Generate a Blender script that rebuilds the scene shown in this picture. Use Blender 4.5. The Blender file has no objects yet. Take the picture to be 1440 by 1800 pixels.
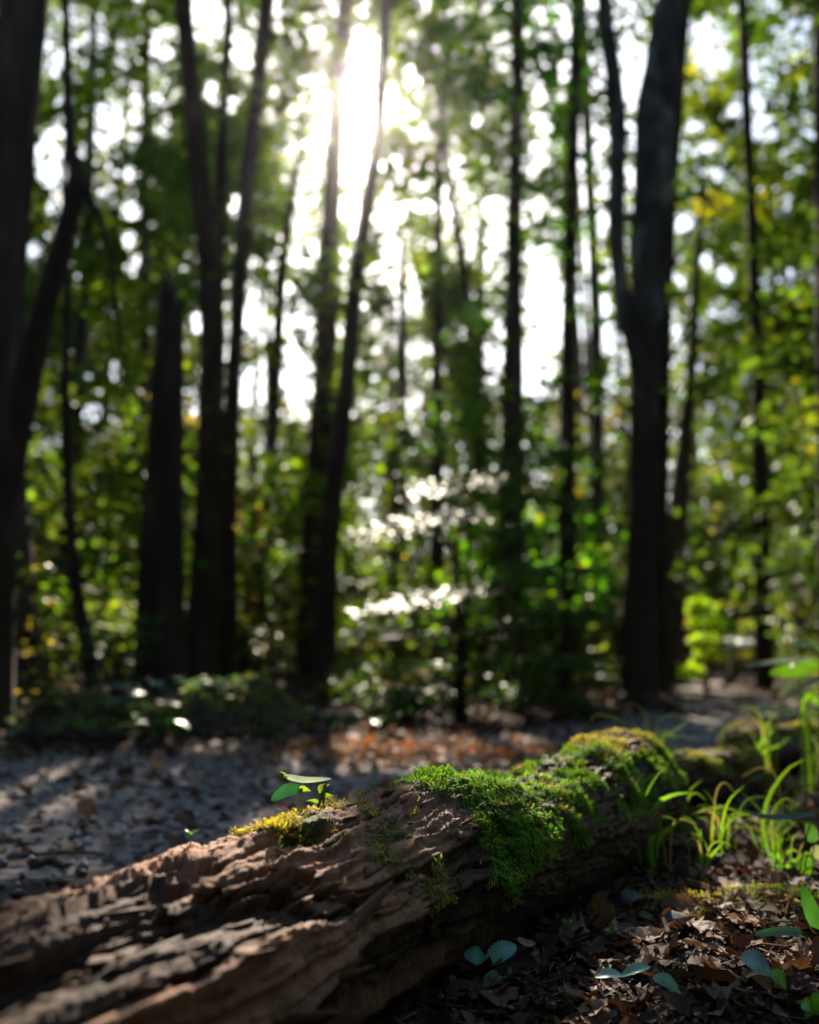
import bpy, math, random
import numpy as np
from mathutils import Vector, Matrix

# ------------------------------------------------------------------ camera, sky, sun, exposure
C = bpy.context.scene
COL = C.collection
CAM_Z = 0.42
PITCH = math.radians(7.97)
FPX = 1750.0
cam = bpy.data.cameras.new("camera")
cam.sensor_fit = 'VERTICAL'; cam.sensor_height = 36.0; cam.lens = 35.0
cam.clip_start = 0.02; cam.clip_end = 600.0
cam.dof.use_dof = True; cam.dof.focus_distance = 1.30; cam.dof.aperture_fstop = 2.35
cam_o = bpy.data.objects.new("camera", cam)
cam_o.location = (0, 0, CAM_Z); cam_o.rotation_euler = (math.radians(90) + PITCH, 0, 0)
COL.objects.link(cam_o); C.camera = cam_o

SUN = Vector((-0.0446, 0.933, 0.5487)).normalized()
SUN_EL = math.asin(SUN.z); SUN_AZ = math.atan2(SUN.x, SUN.y)
W = bpy.data.worlds.new("World"); C.world = W; W.use_nodes = True
wn = W.node_tree.nodes; wl = W.node_tree.links
sky = wn.new('ShaderNodeTexSky'); sky.sky_type = 'NISHITA'; sky.sun_disc = False
sky.sun_elevation = SUN_EL; sky.sun_rotation = SUN_AZ % (2 * math.pi)
sky.air_density = 1.0; sky.dust_density = 0.9; sky.ozone_density = 1.6
bg = wn['Background']; bg.inputs[1].default_value = 0.10
wl.new(sky.outputs[0], bg.inputs[0])
sl = bpy.data.lights.new("sun", 'SUN'); sl.energy = 5.0; sl.angle = math.radians(0.53); sl.color = (1.0, 0.87, 0.70)
so = bpy.data.objects.new("sun", sl); so.rotation_euler = SUN.to_track_quat('Z', 'Y').to_euler(); so.location = SUN * 60
COL.objects.link(so)
C.view_settings.view_transform = 'Standard'; C.view_settings.look = 'None'
C.view_settings.exposure = 1.75; C.view_settings.gamma = 1.0; C.view_settings.use_curve_mapping = False
C.render.engine = 'CYCLES'
cy = C.cycles
cy.use_denoising = True
cy.max_bounces = 7; cy.diffuse_bounces = 4; cy.glossy_bounces = 3; cy.transmission_bounces = 5; cy.transparent_max_bounces = 6
cy.sample_clamp_indirect = 6.0; cy.caustics_reflective = False; cy.caustics_refractive = False

# ------------------------------------------------------------------ helpers
RS = np.random.RandomState(7); random.seed(7)
CP, SP = math.cos(PITCH), math.sin(PITCH)
def P(px, py, d):
    """point of the place seen at (px, py) of the 1440x1800 photograph, d metres ahead"""
    u = (px - 720.0) / FPX; v = (900.0 - py) / FPX
    k = d / (CP - v * SP)
    return np.array((u * k, d, CAM_Z + (SP + v * CP) * k))
def pix(p):
    """inverse of P for an (N,3) array"""
    r = p - np.array((0, 0, CAM_Z))
    dep = r[:, 1] * CP + r[:, 2] * SP
    up = -r[:, 1] * SP + r[:, 2] * CP
    dep = np.maximum(dep, 1e-3)
    return 720 + FPX * r[:, 0] / dep, 900 - FPX * up / dep, dep

def _hash(ix, iy, iz):
    h = (ix.astype(np.int64) * 374761393 + iy.astype(np.int64) * 668265263 + iz.astype(np.int64) * 2147483647 % 1274126177) & 0xFFFFFFFF
    h = ((h ^ (h >> 13)) * 1274126177) & 0xFFFFFFFF
    h = ((h ^ (h >> 16)) * 2246822519) & 0xFFFFFFFF
    return ((h ^ (h >> 15)) & 0xFFFF) / 32767.5 - 1.0
def noise(x, y, z=0.0):
    x, y, z = np.broadcast_arrays(np.asarray(x, float), np.asarray(y, float), np.asarray(z, float))
    ix, iy, iz = np.floor(x), np.floor(y), np.floor(z)
    fx, fy, fz = x - ix, y - iy, z - iz
    fx = fx * fx * fx * (fx * (fx * 6 - 15) + 10); fy = fy * fy * fy * (fy * (fy * 6 - 15) + 10); fz = fz * fz * (3 - 2 * fz)
    r = 0
    for a in (0, 1):
        wx = fx if a else 1 - fx
        for b in (0, 1):
            wy = fy if b else 1 - fy
            for c in (0, 1):
                wz = fz if c else 1 - fz
                r = r + wx * wy * wz * _hash(ix + a, iy + b, iz + c)
    return r
def fbm(x, y, z=0.0, o=4, g=0.5):
    s, a, t = 0, 1.0, 0
    for i in range(o):
        s = s + a * noise(x * 2 ** i + 17.3 * i, y * 2 ** i - 9.1 * i, np.asarray(z) * 2 ** i + 3.7 * i); t += a; a *= g
    return s / t
def sstep(a, b, x):
    t = np.clip((x - a) / (b - a), 0, 1); return t * t * (3 - 2 * t)
def nrm(v):
    return v / np.maximum(np.linalg.norm(v, axis=-1, keepdims=True), 1e-9)

PATH = np.array([(-6.0, 2.5, 1.5), (-3.0, 2.75, 1.5), (-1.2, 3.15, 1.45), (0.0, 3.75, 1.1), (1.1, 4.9, .78), (2.05, 6.8, .55), (2.95, 9.5, .45), (3.75, 13, .45), (4.2, 17, .5), (4.2, 22, .5)])
def path_dist(x, y):
    """signed distance to the path's edge (negative inside)"""
    best = np.full(np.broadcast(x, y).shape, 1e9)
    for (ax, ay, aw), (bx, by, bw) in zip(PATH[:-1], PATH[1:]):
        dx, dy = bx - ax, by - ay
        t = np.clip(((x - ax) * dx + (y - ay) * dy) / (dx * dx + dy * dy), 0, 1)
        best = np.minimum(best, np.hypot(x - ax - t * dx, y - ay - t * dy) - (aw + t * (bw - aw)))
    return best
def ground_z(x, y):
    x = np.asarray(x, float); y = np.asarray(y, float)
    far = sstep(2.5, 7, np.hypot(x, y))
    z = (.012 + .05 * far) * fbm(x * .9 + 3, y * .9, 1.5, 3) + .008 * fbm(x * 5, y * 5, 4.2, 3)
    pd = path_dist(x, y) + .12 * noise(x * 2, y * 2, 8.8)
    z = z + .13 * sstep(.0, 1.2, pd) * sstep(4.4, 6.0, y) * sstep(.6, -1.2, x)      # the bank left of the path
    z = z + .10 * sstep(.1, 1.0, pd) * sstep(3.0, 5.0, y) * sstep(1.5, 2.6, x)
    z = z - .02 * sstep(.25, -.2, pd)
    z = z + .9 * sstep(22, 60, y)
    return z
def gz(x, y): return float(ground_z(x, y))
def G(px, py):
    """ground point seen at a pixel"""
    u = (px - 720.0) / FPX; v = (900.0 - py) / FPX
    dx, dy, dz = u, CP - v * SP, SP + v * CP
    z0 = 0.0
    for _ in range(6):
        t = (z0 - CAM_Z) / min(dz, -1e-3); z0 = gz(t * dx, t * dy)
    return np.array((t * dx, t * dy, z0))

def make_mesh(name, v, f, mat=None, tint=None, smooth=False, mats=None, midx=None):
    """v (N,3); f: (M,k) array or list of such arrays; tint per vertex (N,3)"""
    me = bpy.data.meshes.new(name)
    v = np.asarray(v, np.float32)
    fs = f if isinstance(f, list) else [f]
    fs = [np.asarray(a, np.int32) for a in fs if len(a)]
    me.vertices.add(len(v)); me.vertices.foreach_set('co', v.ravel())
    loops = np.concatenate([a.ravel() for a in fs])
    tot = np.concatenate([np.full(len(a), a.shape[1], np.int32) for a in fs])
    st = np.concatenate([[0], np.cumsum(tot)[:-1]]).astype(np.int32)
    me.loops.add(len(loops)); me.loops.foreach_set('vertex_index', loops)
    me.polygons.add(len(tot)); me.polygons.foreach_set('loop_start', st); me.polygons.foreach_set('loop_total', tot)
    if smooth: me.polygons.foreach_set('use_smooth', np.ones(len(tot), bool))
    if midx is not None: me.polygons.foreach_set('material_index', np.asarray(midx, np.int32))
    if tint is not None:
        at = me.color_attributes.new('tint', 'FLOAT_COLOR', 'POINT')
        c4 = np.ones((len(v), 4), np.float32); c4[:, :3] = tint
        at.data.foreach_set('color', c4.ravel())
    for m in (mats or ([mat] if mat else [])): me.materials.append(m)
    me.update(calc_edges=True)
    return me
def link(name, me, parent=None, kind=None):
    o = bpy.data.objects.new(name, me); COL.objects.link(o)
    if parent is not None: o.parent = parent
    if kind: o['kind'] = kind
    return o
def tag(o, label, cat, group=None):
    o['label'] = label; o['category'] = cat
    if group: o['group'] = group
    return o
def thing(name, label, cat, loc=(0, 0, 0), group=None):
    o = bpy.data.objects.new(name, None); COL.objects.link(o); o.location = [float(a) for a in loc]
    o.empty_display_size = .05
    return tag(o, label, cat, group)

class Parts:
    """collects shapes for one mesh"""
    def __init__(s): s.v = []; s.f = []; s.n = 0; s.t = []
    def add(s, v, f, tint=None):
        v = np.asarray(v, float)
        s.f += [np.asarray(a) + s.n for a in (f if isinstance(f, list) else [f])]
        s.v.append(v); s.n += len(v)
        s.t.append(np.broadcast_to(np.asarray(tint if tint is not None else (1, 1, 1), float), (len(v), 3)))
    def mesh(s, name, mat, smooth=True, tint=False, mats=None):
        by = {}
        for a in s.f: by.setdefault(a.shape[1], []).append(a)
        fl = [np.concatenate(x) for x in by.values()]
        return make_mesh(name, np.concatenate(s.v), fl, mat, np.concatenate(s.t) if tint else None, smooth, mats)

def tube(pts, rad, n=8, cap=True, jit=None):
    pts = np.asarray(pts, float); rad = np.broadcast_to(np.asarray(rad, float), (len(pts),))
    tan = nrm(np.gradient(pts, axis=0))
    ref = np.array((0, 0, 1.)) if abs(tan[:, 2]).mean() < .8 else np.array((1., 0, 0))
    a = nrm(np.cross(tan, ref)); b = np.cross(tan, a)
    th = np.linspace(0, 2 * np.pi, n, endpoint=False)
    R = rad[:, None] * (np.ones((len(pts), n)) if jit is None else jit)
    v = pts[:, None] + R[..., None] * (np.cos(th)[None, :, None] * a[:, None] + np.sin(th)[None, :, None] * b[:, None])
    f = grid_faces(len(pts), n, True)
    v = v.reshape(-1, 3)
    if cap:
        k = len(v); v = np.vstack([v, pts[:1], pts[-1:]])
        i = np.arange(n); j = (i + 1) % n
        f = [f, np.stack([np.full(n, k), j, i], 1), np.stack([np.full(n, k + 1), i + (len(pts) - 1) * n, j + (len(pts) - 1) * n], 1)]
        return v, f
    return v, [f]
def grid_faces(r, c, wrap=False):
    i, j = np.meshgrid(np.arange(r - 1), np.arange(c if wrap else c - 1), indexing='ij')
    j2 = (j + 1) % c
    return np.stack([i * c + j, i * c + j2, (i + 1) * c + j2, (i + 1) * c + j], -1).reshape(-1, 4)
def spline(pts, n):
    pts = np.asarray(pts, float); t = np.linspace(0, len(pts) - 1, n)
    i = np.clip(t.astype(int), 0, len(pts) - 2); u = (t - i)[:, None]
    p0 = pts[np.maximum(i - 1, 0)]; p1 = pts[i]; p2 = pts[i + 1]; p3 = pts[np.minimum(i + 2, len(pts) - 1)]
    return .5 * (2 * p1 + (p2 - p0) * u + (2 * p0 - 5 * p1 + 4 * p2 - p3) * u ** 2 + (3 * p1 - p0 - 3 * p2 + p3) * u ** 3)

# ------------------------------------------------------------------ materials
def new_mat(name):
    m = bpy.data.materials.new(name); m.use_nodes = True
    nt = m.node_tree; return m, nt.nodes, nt.links, nt.nodes['Principled BSDF']
def ramp(n, stops):
    r = n.new('ShaderNodeValToRGB'); e = r.color_ramp.elements
    while len(e) < len(stops): e.new(.5)
    for k, (p, c) in zip(e, stops): k.position = p; k.color = (*c, 1)
    return r
def noise_mat(name, stops, scale=8, detail=8, rough=.85, bump=.4, bscale=40, dist=.01, stretch=(1, 1, 1), spec=.25, distort=0.0):
    m, n, l, b = new_mat(name)
    tc = n.new('ShaderNodeTexCoord'); mp = n.new('ShaderNodeMapping'); mp.inputs['Scale'].default_value = stretch
    l.new(tc.outputs['Object'], mp.inputs[0])
    nz = n.new('ShaderNodeTexNoise'); nz.inputs['Scale'].default_value = scale; nz.inputs['Detail'].default_value = detail; nz.inputs['Distortion'].default_value = distort
    l.new(mp.outputs[0], nz.inputs[0])
    r = ramp(n, stops); l.new(nz.outputs[0], r.inputs[0]); l.new(r.outputs[0], b.inputs['Base Color'])
    n2 = n.new('ShaderNodeTexNoise'); n2.inputs['Scale'].default_value = bscale; n2.inputs['Detail'].default_value = 6; n2.inputs['Roughness'].default_value = .7
    l.new(mp.outputs[0], n2.inputs[0])
    bp = n.new('ShaderNodeBump'); bp.inputs['Strength'].default_value = bump; bp.inputs['Distance'].default_value = dist
    l.new(n2.outputs[0], bp.inputs['Height']); l.new(bp.outputs[0], b.inputs['Normal'])
    b.inputs['Roughness'].default_value = rough; b.inputs['Specular IOR Level'].default_value = spec
    return m
def leaf_mat(name, rough=.42, trans=.45, spec=.5, boost=(1.5, 1.5, .8), color=None, nz=0.0, rand=0.0, coat=0.0):
    m, n, l, b = new_mat(name)
    if color is None:
        a = n.new('ShaderNodeAttribute'); a.attribute_name = 'tint'; src = a.outputs['Color']
    else:
        a = n.new('ShaderNodeRGB'); a.outputs[0].default_value = (*color, 1); src = a.outputs[0]
    if nz:
        tc = n.new('ShaderNodeTexCoord'); t = n.new('ShaderNodeTexNoise'); t.inputs['Scale'].default_value = nz; t.inputs['Detail'].default_value = 5
        l.new(tc.outputs['Object'], t.inputs[0])
        mx = n.new('ShaderNodeMix'); mx.data_type = 'RGBA'; mx.blend_type = 'MULTIPLY'; mx.inputs[0].default_value = .8
        r = ramp(n, [(.3, (.45, .45, .45)), (.7, (1.3, 1.3, 1.3))]); l.new(t.outputs[0], r.inputs[0])
        l.new(src, mx.inputs[6]); l.new(r.outputs[0], mx.inputs[7]); src = mx.outputs[2]
    if rand:
        oi = n.new('ShaderNodeObjectInfo'); h = n.new('ShaderNodeHueSaturation')
        mr = n.new('ShaderNodeMapRange'); mr.inputs[3].default_value = 1 - rand; mr.inputs[4].default_value = 1 + rand
        l.new(oi.outputs['Random'], mr.inputs[0]); l.new(mr.outputs[0], h.inputs['Value'])
        l.new(src, h.inputs['Color']); src = h.outputs[0]
    l.new(src, b.inputs['Base Color'])
    b.inputs['Roughness'].default_value = rough; b.inputs['Specular IOR Level'].default_value = spec
    tr = n.new('ShaderNodeBsdfTranslucent')
    vm = n.new('ShaderNodeVectorMath'); vm.operation = 'MULTIPLY'; vm.inputs[1].default_value = boost
    l.new(src, vm.inputs[0]); l.new(vm.outputs[0], tr.inputs[0])
    ms = n.new('ShaderNodeMixShader'); ms.inputs[0].default_value = trans
    l.new(b.outputs[0], ms.inputs[1]); l.new(tr.outputs[0], ms.inputs[2]); l.new(ms.outputs[0], n['Material Output'].inputs[0])
    return m

M = {}
M['canopy'] = leaf_mat('canopy_leaf', .6, .55, .12, boost=(2.2, 2.1, .8))
M['shrub'] = leaf_mat('shrub_leaf', .46, .45, .4, boost=(1.8, 1.7, .8))
M['plant'] = leaf_mat('plant_leaf', .35, .45, .5, nz=30)
M['pale'] = leaf_mat('pale_leaf', .8, .35, .08, nz=60)
M['grass'] = leaf_mat('grass_blade', .4, .5, .4, boost=(1.7, 1.7, .7))
M['moss'] = leaf_mat('moss_frond', .7, .35, .2)
M['dead'] = leaf_mat('dead_leaf', .75, .2, .2, boost=(1.2, 1.0, .8), nz=45)
def dead_variant(name, c, rand=.35): return leaf_mat(name, .7, .2, .22, boost=(1.3, 1.0, .7), color=c, nz=9, rand=rand)
M['dead_brown'] = dead_variant('dead_leaf_brown', (.090, .048, .027))
M['dead_tan'] = dead_variant('dead_leaf_tan', (.21, .125, .07))
M['dead_dark'] = dead_variant('dead_leaf_dark', (.042, .023, .014))
M['dead_red'] = dead_variant('dead_leaf_red', (.11, .034, .017))
M['dead_pale'] = dead_variant('dead_leaf_pale', (.30, .20, .13))
M['dead_orange'] = dead_variant('dead_leaf_orange', (.38, .13, .03))
M['bark_dark'] = noise_mat('bark_dark', [(.3, (.018, .011, .007)), (.55, (.048, .029, .018)), (.75, (.085, .058, .038))], 9, 10, .9, .8, 26, .02, (1, 1, .25))
M['bark_brown'] = noise_mat('bark_brown', [(.3, (.028, .017, .011)), (.55, (.068, .044, .03)), (.75, (.12, .085, .06))], 9, 10, .9, .8, 26, .02, (1, 1, .25))
M['bark_lichen'] = noise_mat('bark_lichen', [(.34, (.022, .016, .012)), (.5, (.075, .062, .05)), (.62, (.17, .165, .145)), (.75, (.26, .255, .22))], 5, 10, .9, .6, 30, .02, (1, 1, .5), distort=.4)
def lichen_height(m, lo, hi, dark):
    nt = m.node_tree; b = nt.nodes['Principled BSDF']; src = b.inputs['Base Color'].links[0].from_socket
    g = nt.nodes.new('ShaderNodeNewGeometry'); sx = nt.nodes.new('ShaderNodeSeparateXYZ'); nt.links.new(g.outputs['Position'], sx.inputs[0])
    mr = nt.nodes.new('ShaderNodeMapRange'); mr.inputs[1].default_value = lo; mr.inputs[2].default_value = hi; nt.links.new(sx.outputs[2], mr.inputs[0])
    mx = nt.nodes.new('ShaderNodeMix'); mx.data_type = 'RGBA'; mx.inputs[6].default_value = (*dark, 1)
    nt.links.new(mr.outputs[0], mx.inputs[0]); nt.links.new(src, mx.inputs[7]); nt.links.new(mx.outputs[2], b.inputs['Base Color'])
lichen_height(M['bark_lichen'], 1.9, 3.4, (.04, .023, .013))
M['snag'] = noise_mat('rotten_snag', [(.3, (.014, .009, .007)), (.55, (.045, .026, .016)), (.78, (.10, .055, .032))], 7, 10, .9, .9, 22, .025, (1, 1, .2))
M['soil'] = noise_mat('forest_soil', [(.3, (.016, .011, .008)), (.5, (.042, .028, .02)), (.7, (.085, .056, .04))], 14, 12, .95, .9, 60, .012)
M['path'] = noise_mat('gravel_path', [(.3, (.11, .088, .080)), (.5, (.235, .190, .175)), (.7, (.37, .305, .285))], 22, 12, .9, .9, 90, .012)
M['pebble'] = leaf_mat('pebble_stone', .75, 0.0, .35, nz=60)
M['twig'] = noise_mat('twig_wood', [(.3, (.04, .028, .02)), (.6, (.11, .08, .06)), (.8, (.2, .16, .125))], 40, 6, .9, .5, 120, .003)
M['stone'] = noise_mat('grey_stone', [(.3, (.035, .03, .026)), (.6, (.10, .09, .08)), (.8, (.2, .19, .17))], 30, 8, .9, .6, 80, .006)
M['board'] = noise_mat('board_face', [(.35, (.72, .76, .84)), (.65, (.82, .86, .9))], 6, 4, .25, .05, 60, .001, spec=.5)  # white face, with the blue of reflected sky put into its colour
M['post'] = noise_mat('board_post', [(.3, (.03, .025, .02)), (.7, (.08, .065, .05))], 20, 6, .8, .4, 60, .004)

# bark of the fallen log
def log_material():
    m, n, l, b = new_mat('log_bark')
    a = n.new('ShaderNodeAttribute'); a.attribute_name = 'tint'
    tc = n.new('ShaderNodeTexCoord')
    nz = n.new('ShaderNodeTexNoise'); nz.inputs['Scale'].default_value = 38; nz.inputs['Detail'].default_value = 10; nz.inputs['Roughness'].default_value = .7
    l.new(tc.outputs['Object'], nz.inputs[0])
    r = ramp(n, [(.3, (.40, .36, .34)), (.5, (1, 1, 1)), (.7, (1.6, 1.5, 1.45))]); l.new(nz.outputs[0], r.inputs[0])
    mx = n.new('ShaderNodeMix'); mx.data_type = 'RGBA'; mx.blend_type = 'MULTIPLY'; mx.inputs[0].default_value = 1
    l.new(a.outputs['Color'], mx.inputs[6]); l.new(r.outputs[0], mx.inputs[7]); l.new(mx.outputs[2], b.inputs['Base Color'])
    mp = n.new('ShaderNodeMapping'); mp.inputs['Rotation'].default_value = (0, 0, math.atan2(.474, .88)); mp.inputs['Scale'].default_value = (1, .25, 1)
    l.new(tc.outputs['Object'], mp.inputs[0])
    n2 = n.new('ShaderNodeTexNoise'); n2.inputs['Scale'].default_value = 260; n2.inputs['Detail'].default_value = 7; n2.inputs['Roughness'].default_value = .7
    l.new(mp.outputs[0], n2.inputs[0])
    n3 = n.new('ShaderNodeTexNoise'); n3.inputs['Scale'].default_value = 420; n3.inputs['Detail'].default_value = 4
    l.new(tc.outputs['Object'], n3.inputs[0])
    ad = n.new('ShaderNodeMath'); ad.operation = 'ADD'; l.new(n2.outputs[0], ad.inputs[0]); l.new(n3.outputs[0], ad.inputs[1])
    bp = n.new('ShaderNodeBump'); bp.inputs['Strength'].default_value = .7; bp.inputs['Distance'].default_value = .003
    l.new(ad.outputs[0], bp.inputs['Height']); l.new(bp.outputs[0], b.inputs['Normal'])
    b.inputs['Roughness'].default_value = .8; b.inputs['Specular IOR Level'].default_value = .3
    return m
M['log'] = log_material()

# ------------------------------------------------------------------ ground and path
def axis(lo, hi, c0, c1, fine, coarse_growth=1.09):
    a = list(np.arange(c0, c1, fine)); s = fine
    while a[-1] < hi: s *= coarse_growth; a.append(a[-1] + s)
    s = fine
    while a[0] > lo: s *= coarse_growth; a.insert(0, a[0] - s)
    return np.array(a)
gx = axis(-110, 110, -1.2, 2.4, .030); gy = axis(-60, 130, .5, 5.0, .030)
X, Y = np.meshgrid(gx, gy, indexing='xy')
Z = ground_z(X, Y)
near = np.exp(-((X - .5) ** 2 + (Y - 1.6) ** 2) / 1.2)
Z = Z + near * (.010 * fbm(X * 14, Y * 14, 2.2, 3))
gv = np.stack([X, Y, Z], -1).reshape(-1, 3)
link('ground', make_mesh('ground', gv, grid_faces(len(gy), len(gx)), M['soil'], smooth=True), kind='structure')

# path sheet, 5 mm above the soil, ragged edge
ctr = spline(PATH[:, :2], 150); wid = spline(np.c_[PATH[:, 2], PATH[:, 2]], 150)[:, 0]
tn = nrm(np.gradient(ctr, axis=0)); nl = np.c_[-tn[:, 1], tn[:, 0]]
ts = np.linspace(-1, 1, 41)
jw = wid[:, None] * (1 + .07 * noise(ctr[:, :1] * 3, ctr[:, 1:] * 3, np.sign(ts)[None] * 5))
pv = ctr[:, None] + nl[:, None] * (ts[None] * jw)[..., None]
pz = ground_z(pv[..., 0], pv[..., 1]) + .006 - .03 * np.abs(ts)[None] ** 12
link('path', make_mesh('path', np.dstack([pv, pz]).reshape(-1, 3), grid_faces(150, 41), M['path'], smooth=True), kind='structure')

# gravel lying on the path
def pebble_template():
    t = (1 + 5 ** .5) / 2
    v = nrm(np.array([(-1, t, 0), (1, t, 0), (-1, -t, 0), (1, -t, 0), (0, -1, t), (0, 1, t), (0, -1, -t), (0, 1, -t), (t, 0, -1), (t, 0, 1), (-t, 0, -1), (-t, 0, 1)], float))
    f = np.array([(0, 11, 5), (0, 5, 1), (0, 1, 7), (0, 7, 10), (0, 10, 11), (1, 5, 9), (5, 11, 4), (11, 10, 2), (10, 7, 6), (7, 1, 8), (3, 9, 4), (3, 4, 2), (3, 2, 6), (3, 6, 8), (3, 8, 9), (4, 9, 5), (2, 4, 11), (6, 2, 10), (8, 6, 7), (9, 8, 1)])
    return v, f
def rand_rot(n, rs=RS):
    q = nrm(rs.normal(size=(n, 4))); w, x, y, z = q.T
    return np.stack([np.stack([1 - 2 * (y * y + z * z), 2 * (x * y - z * w), 2 * (x * z + y * w)], -1),
                     np.stack([2 * (x * y + z * w), 1 - 2 * (x * x + z * z), 2 * (y * z - x * w)], -1),
                     np.stack([2 * (x * z - y * w), 2 * (y * z + x * w), 1 - 2 * (x * x + y * y)], -1)], -2)
def inst(tv, tf, pos, rot, scale, tint=None):
    """copies of a template joined into arrays; rot (N,3,3); scale (N,3) or (N,)"""
    n = len(pos); k = len(tv)
    sc = np.asarray(scale, float); sc = sc[:, None] if sc.ndim == 1 else sc
    v = np.einsum('nij,nkj->nki', rot, tv[None] * sc[:, None, :]) + pos[:, None]
    off = (np.arange(n) * k)[:, None, None]
    fl = [(np.asarray(a)[None] + off).reshape(-1, np.asarray(a).shape[1]) for a in (tf if isinstance(tf, list) else [tf])]
    t = None if tint is None else np.repeat(tint, k, axis=0)
    return v.reshape(-1, 3), fl, t
pvt = np.array([(1, 0, 0), (-1, 0, 0), (0, 1, 0), (0, -1, 0), (0, 0, 1), (0, 0, -1), (.62, .62, .6), (-.62, -.55, .6)]) ; pft = np.array([(0, 2, 6), (2, 4, 6), (4, 0, 6), (2, 1, 4), (1, 7, 4), (7, 3, 4), (1, 3, 7), (3, 0, 4), (2, 0, 5), (1, 2, 5), (3, 1, 5), (0, 3, 5)])
n = 9000
t = RS.rand(n) ** 1.3 * 105
pp = ctr[np.clip(t.astype(int), 0, 149)] + nl[np.clip(t.astype(int), 0, 149)] * (RS.uniform(-1, 1, n) * wid[np.clip(t.astype(int), 0, 149)] * .97)[:, None] + RS.normal(0, .03, (n, 2))
ok = (pp[:, 0] > -3) & (pp[:, 1] > 1.2); pp = pp[ok]; n = len(pp)
sz = RS.gamma(2.2, .0042, n) + .004; sz = np.minimum(sz, .021)
base = np.where(RS.rand(n, 1) < .3, np.array((.20, .135, .10)), np.array((.27, .25, .26))) * RS.uniform(.3, 1.5, (n, 1)) * (1 + RS.normal(0, .06, (n, 3)))
pos = np.c_[pp, ground_z(pp[:, 0], pp[:, 1]) + .006 + sz * .15]
v, f, tt = inst(pvt, pft, pos, rand_rot(n), sz[:, None] * RS.uniform(.6, 1.2, (n, 3)) * np.array((1, 1, .6)) , base)
v = v + .002 * np.stack([noise(v[:, 0] * 90, v[:, 1] * 90, k) for k in (1, 2, 3)], 1)
link('gravel', make_mesh('gravel', v, f, M['pebble'], tt), kind='stuff')

# ------------------------------------------------------------------ the fallen log
AX = np.array((.474, .8805, 0.0)); SIDE = np.array((.8805, -.474, 0.0)); UP = np.array((0, 0, 1.0))
def ax_xy(y): return np.array((-.76 + .538 * y, y))
Y0, Y1 = -.25, 2.80
NS, NT = 980, 210
yy = np.concatenate([np.linspace(Y0, .55, 90, endpoint=False), np.linspace(.55, Y1, NS - 90)])
th = np.concatenate([np.linspace(-1.2, 1.95, 176, endpoint=False), np.linspace(1.95, 2 * np.pi - 1.2, 34, endpoint=False)])      # 0 = top, positive towards the camera side
YY, TH = np.meshgrid(yy, th, indexing='ij')
S = YY * 1.1355
CREST_Y = [.3, .864, .92, 1.03, 1.11, 1.16, 1.218, 1.276, 1.347, 1.385, 1.423, 1.48, 1.555, 1.633, 1.671, 1.8, 1.896, 1.967, 2.06, 2.16, 2.276, 2.372, 2.436, 2.486, 2.8]
CREST_DZ = [0, 0, -.004, -.003, -.005, -.007, .006, .017, .034, .050, .058, .060, .053, .034, .026, .021, .026, .034, .034, .030, .024, .016, .004, -.025, -.03]
def log_radius(y):
    r = .100 + .006 * np.sin(y * 3.1) + .008 * np.sin(y * 7.3 + 1)
    r = r + .013 * np.exp(-((y - 2.20) / .15) ** 2) + .005 * np.exp(-((y - 1.6) / .22) ** 2)
    return (r + .5 * np.interp(y, CREST_Y, CREST_DZ)) * (1 - .45 * sstep(2.36, 2.8, y))
R0 = log_radius(YY)
V = .11 * ((TH + np.pi) % (2 * np.pi) - np.pi)
wS = S + .035 * fbm(S * 6, V * 10, 1.1, 3); wV = V + .014 * fbm(S * 7, V * 18, 5.1, 3)
big = fbm(S * 4.5, V * 11, 2.0, 3)
pl1 = fbm(wS * 2.0, wV * 22, 3.0, 4, .5); pl2 = fbm(wS * 6.5, wV * 60, 7.0, 3, .5)
rid = 1 - np.abs(fbm(wS * 4, wV * 55, 11.0, 3)) * 2.4
rid2 = 1 - np.abs(fbm(S * 9, wV * 150, 15.0, 3)) * 2.4
fine = fbm(S * 60, V * 110, 4.0, 5, .72)
lumpy = fbm(S * 22, V * 26, 9.0, 3)
leftness = sstep(1.6, 1.1, YY)
h = .010 * big
h = h + (.014 * sstep(-.10, -.06, pl1) + .014 * sstep(.06, .10, pl1) + .005 * sstep(-.04, .01, pl2)) * (.35 + .65 * leftness)
h = h + .005 * rid * (.5 + .5 * leftness) + .0032 * rid2 + .006 * fine + .006 * lumpy * (1 - .8 * leftness)
crack = sstep(.07, .015, np.abs(fbm(wS * 2.0 + 5, wV * 14, 13.0, 3)))
h = h - .016 * crack * (.3 + .7 * leftness) - .008
cen = (TH + np.pi) % (2 * np.pi) - np.pi
h = h + sstep(1.2, .9, YY) * (.034 * np.exp(-((cen - 1.02 - .12 * np.sin(YY * 6)) / .24) ** 2) - .012 * np.exp(-((cen - .5) / .2) ** 2))
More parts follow.
